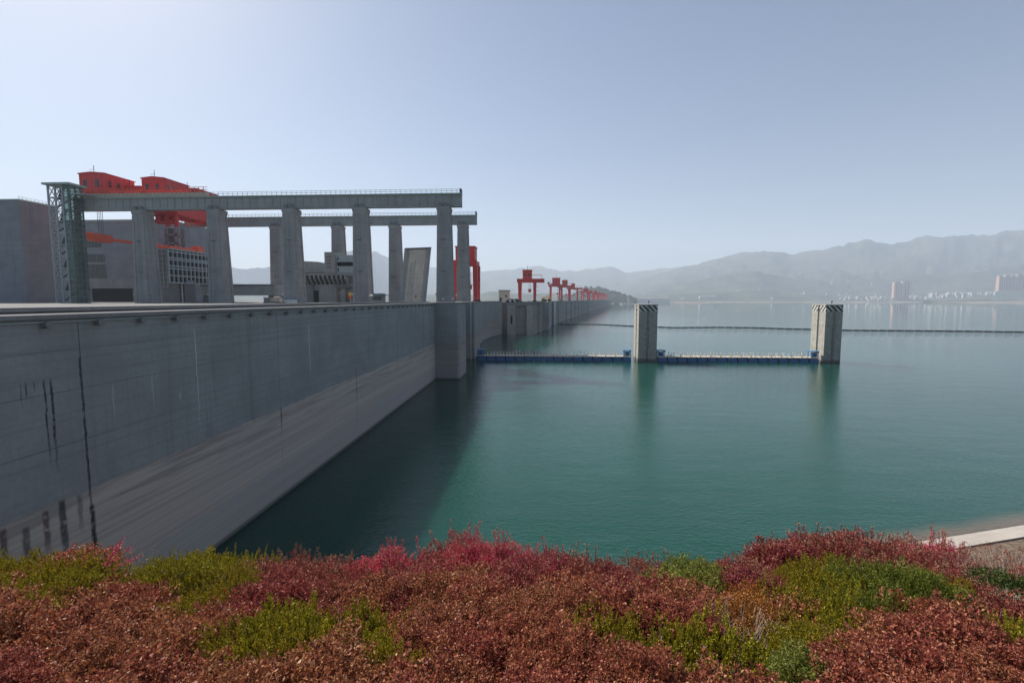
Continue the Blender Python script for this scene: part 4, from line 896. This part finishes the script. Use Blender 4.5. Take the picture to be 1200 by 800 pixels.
def shoots(name_, Rr, Hh_, n, leafm, lmin=.1, lmax=.3):
    sg_ = []; C = []; Dd = []; sc_ = []; sdd = []
    for i in range(n):
        a = random.uniform(0, 6.28); e = random.uniform(0, .8); b = Vector((Rr*e*math.cos(a), Rr*e*math.sin(a), Hh_*math.sqrt(1-e*e)*.8)); L = random.uniform(lmin, lmax)
        d = Vector((random.gauss(0, .22), random.gauss(0, .22), 1)).normalized(); sg_.append((b, b+d*L, .0045)); m_ = int(L/.012)
        for j in range(m_):
            for _ in range(2):
                C.append(b+d*L*j/m_); Dd.append(d*.6+Vector((random.gauss(0, .6), random.gauss(0, .6), random.gauss(0, .4))))
        for j in range(14): sc_.append(b+d*(L-.03*random.random())+Vector((random.gauss(0, .01), random.gauss(0, .01), random.gauss(0, .012)))); sdd.append(Vector((random.gauss(0, 1), random.gauss(0, 1), random.gauss(0, 1)+.5)))
    V, Fi = leaves(np.array(C), unit(np.array(Dd)), .019, .010); lf = npmesh('shoot_leaves', V, Fi, leafm)
    V, Fi = leaves(np.array(sc_), unit(np.array(sdd)), .014, .010); sh = npmesh('seed_heads', V, Fi, ML['seed'])
    return tubes(sg_, 'shoot_stems', ML['stem']), lf, sh
RR, HH = .46, .34
prot = {}
def reg(key, name, meshes): prot.setdefault(key, []).append((name, meshes))
for s_ in range(3):
    reg('rust', 'rust_shrub', [('foliage', leafy(1500, 11, RR, HH, .030, .016, 'foliage', ML['rust'])), ('stems', stems('stems', RR, HH, ML['stem']))])
    reg('wine', 'wine_red_shrub', [('foliage', leafy(1700, 11, RR, HH, .027, .015, 'foliage', ML['wine'])), ('stems', stems('stems', RR, HH, ML['stem']))])
    reg('juniper', 'juniper_shrub', [('foliage', plumy(430, 46, RR*.95, HH*1.0, 'foliage', ML['juniper'])), ('stems', stems('stems', RR, HH, ML['twig']))])
    a_, b_, c_ = shoots('s', RR, HH, 30, ML['pink'], .10, .36)
    reg('pink', 'pink_tipped_shrub', [('foliage', leafy(1900, 10, RR, HH*.95, .021, .012, 'foliage', ML['wine'] if s_ == 0 else ML['pink'])), ('stems', stems('stems', RR, HH, ML['stem'])), ('shoot_stems', a_), ('shoot_leaves', b_), ('seed_heads', c_)])
    a_, b_, c_ = shoots('s', RR, HH, 26, ML['wine'], .08, .32)
    reg('tipped', 'seed_tipped_shrub', [('foliage', leafy(1800, 10, RR, HH*.95, .021, .012, 'foliage', ML['wine'])), ('stems', stems('stems', RR, HH, ML['stem'])), ('shoot_stems', a_), ('shoot_leaves', b_), ('seed_heads', c_)])
reg('greenj', 'green_juniper_shrub', [('foliage', plumy(1100, 26, RR, HH*1.05, 'foliage', ML['greenj'], .12)), ('stems', stems('stems', RR, HH, ML['twig']))])
reg('green', 'green_leaved_shrub', [('foliage', leafy(1500, 10, RR*.8, HH, .028, .015, 'foliage', ML['green'])), ('stems', stems('stems', RR, HH, ML['stem']))])
reg('amber', 'amber_shrub', [('foliage', leafy(1400, 10, RR, HH, .024, .014, 'foliage', ML['amber'])), ('stems', stems('stems', RR, HH, ML['stem']))])
reg('dkgreen', 'dark_green_shrub', [('foliage', leafy(1800, 10, RR*.9, HH, .026, .013, 'foliage', ML['dkgreen'])), ('stems', stems('stems', RR, HH, ML['stem']))])
dry = stems('twigs', RR*1.1, HH*1.15, ML['twig'], 70, -.4, .0065)
reg('dry', 'dry_twiggy_shrub', [('twigs', dry), ('foliage', leafy(90, 8, RR, HH, .018, .01, 'foliage', ML['rust']))])
spots = {  # where each kind grows, by direction and nearness: centre u, v and half sizes
 'juniper': [(15, 690, 85, 42), (170, 685, 70, 32), (255, 680, 50, 30), (345, 765, 105, 42), (470, 775, 50, 25), (740, 765, 62, 38), (850, 745, 45, 26), (930, 745, 45, 25), (950, 685, 52, 34), (985, 720, 34, 16), (1120, 708, 62, 26), (1180, 745, 50, 18), (915, 745, 40, 18), (205, 655, 45, 14), (500, 750, 40, 16)],
 'greenj': [(1040, 700, 48, 22)], 'green': [(812, 675, 42, 20), (462, 705, 16, 12), (90, 715, 20, 12), (930, 785, 25, 20)], 'dkgreen': [(1195, 675, 28, 24)],
 'amber': [(875, 705, 28, 18), (900, 790, 30, 12), (1150, 735, 25, 12)], 'dry': [(625, 792, 45, 14), (835, 785, 45, 22), (690, 795, 40, 14), (1170, 640, 45, 18), (1175, 710, 35, 14), (210, 700, 18, 10), (1045, 745, 30, 12)],
 'pink': [(560, 655, 105, 30), (1000, 640, 60, 20), (440, 655, 40, 16)]}
nmz = {'rust': ('rust brown shrub of small leaves', 'shrub'), 'wine': ('wine red small leaved shrub', 'shrub'), 'juniper': ('yellow green juniper with upright plumes', 'juniper'), 'greenj': ('bright green juniper clump', 'juniper'), 'green': ('light green leafy shrub', 'shrub'), 'dkgreen': ('dark green bush', 'shrub'), 'amber': ('amber orange leaved shrub', 'shrub'), 'dry': ('dry grey twiggy shrub, nearly leafless', 'shrub'), 'pink': ('bright pink shooting shrub', 'shrub'), 'tipped': ('red shrub with tan seed tips', 'shrub')}
def where(u, v):
    for e_, h_ in ((60, 'at the left corner'), (130, 'below the dripping wall stains'), (260, 'below the pale wall band'), (360, 'below the wall waterline'), (450, 'below the dark wall shadow'), (560, 'below the projecting pier'), (650, 'below the left floating barrier'), (740, 'left below the first striped pier'), (830, 'below the left striped pier'), (940, 'between the striped piers'), (1050, 'below the right striped pier'), (1130, 'below the pale revetment'), (9999, 'at the right corner')):
        if u < e_: break
    return ('back' if v < 680 else 'mid' if v < 725 else 'near' if v < 775 else 'front')+' of hedge '+h_
def plant(key, x_, y_, z_, sc, u, v):
    name, parts_ = random.choice(prot[key]); wh = where(u, v); l, c_ = nmz[key]
    t = thing(name, l+', '+wh, c_, (x_, y_, z_), random.uniform(0, 6.28), l.split(',')[0]+', '+wh)
    t.scale = (sc, sc, sc*random.uniform(.85, 1.1)); t.rotation_euler[0] = random.gauss(0, .08)
    for pn, me_ in parts_:
        inst(pn, me_, t)['kind'] = 'stuff'
f_ = 1.75; row = 0
while f_ < YE+.1:
    step_ = .44+.012*f_; half = 1.25*f_+.3; s_ = -half+(row % 2)*step_/2
    while s_ < half:
        sj = s_+random.uniform(-.1, .1); fj = f_+random.uniform(-.1, .1)
        xw = math.cos(YAW)*sj-math.sin(YAW)*fj; yw = math.sin(YAW)*sj+math.cos(YAW)*fj
        zt = canopy(xw, yw); u, v = proj((xw, yw, zt)); key = None
        for kk_ in ('dry', 'green', 'amber', 'dkgreen', 'greenj', 'juniper', 'pink'):
            for (cu, cv, ru, rv) in spots[kk_]:
                if ((u-cu)/ru)**2+((v-cv)/rv)**2 < 1: key = kk_; break
            if key: break
        if key == 'juniper' and random.random() < .22: key = random.choice([None, 'dry', None])
        if not key and f_ > 2.2 and random.random() < .10: key = 'dry'
        if not key:
            n_ = mnoise.noise(Vector((xw*.8, yw*.8, 3)))
            key = 'tipped' if f_ > YE-.75 else ('wine' if ((n_ > .05 and v < 735) or (v < 700 and n_ > -.25)) and u > 230 else 'rust')
            if key == 'tipped' and u < 240: key = random.choice(['rust', 'wine'])
        lum = .26*mnoise.noise(Vector((xw*1.1, yw*1.1, 9)))
        sc = random.uniform(.7, 1.2)*(.8 if key in ('green', 'amber') else 1)*(.75+.05*f_)
        plant(key, xw, yw, zt-HH*sc+lum+(.04 if key in ('green', 'juniper', 'greenj') else 0), sc, u, v)
        s_ += step_
    f_ += step_*.9; row += 1
# taller bare shrubs down the bank at the right, and one orange sprig in front of the wall
for i in range(64):
    u = random.uniform(930, 1290); f0 = random.uniform(6.8, 10.5); v = 640+random.uniform(0, 16)-(4 if 970 < u < 1040 else 0)+(5 if u > 1060 else 0)+(3 if u > 1130 else 0)
    p_ = _M @ Vector(((u-600)/FPX*f0, f0, 0)); zt = EYE-f0*math.tan(math.atan((v-400)/FPX)+PITCH)
    plant('dry' if (u > 1140 or random.random() < .15) else random.choice(['pink', 'tipped', 'wine', 'tipped']), p_.x, p_.y, zt-HH*1.5, 1.5, u, v-5)
sp_ = thing('orange_sprig', 'single arching sprig with orange leaves rising in front of the wall joint at left', 'sprig', (0, 0, 0))
p0 = _M @ Vector(((95-600)/FPX*5.6, 5.6, 0)); a_ = Vector((p0.x, p0.y, EYE-5.6*math.tan(math.atan((672-400)/FPX)+PITCH))); p1 = _M @ Vector(((130-600)/FPX*5.4, 5.4, 0)); b_ = Vector((p1.x, p1.y, EYE-5.4*math.tan(math.atan((637-400)/FPX)+PITCH)))
C = []; Dd = []; sg_ = []
for k_ in range(5):
    e_ = b_+Vector((random.gauss(0, .07), random.gauss(0, .07), random.gauss(-.03, .05))); sg_.append((a_, e_, .006)); 
    for j in range(90): t_ = random.uniform(.3, 1); C.append(a_.lerp(e_, t_)+Vector((random.gauss(0, .014),)*3)); Dd.append((random.gauss(.3, .8), random.gauss(0, .8), random.gauss(.2, .7)))
V, Fi = leaves(np.array([tuple(c_) for c_ in C]), unit(np.array(Dd)), .026, .011); inst('foliage', npmesh('foliage', V, Fi, ML['pink']), sp_); inst('stems', tubes(sg_, 'stems', ML['stem']), sp_)

# ------------------------------------------------------------------ haze
hz = MB().box(-11500, 12500, -700, 11000, -6, 1250).build('haze', D.materials.new('haze_air')); hz['kind'] = 'stuff'
m = hz.data.materials[0]; m.use_nodes = True; nt = m.node_tree; nt.nodes.clear(); o_ = nt.nodes.new('ShaderNodeOutputMaterial'); pv = nt.nodes.new('ShaderNodeVolumePrincipled')
pv.inputs['Color'].default_value = (.74, .83, 1.0, 1); pv.inputs['Density'].default_value = HAZE_DENSITY; pv.inputs['Anisotropy'].default_value = .1
nt.links.new(pv.outputs[0], o_.inputs['Volume'])
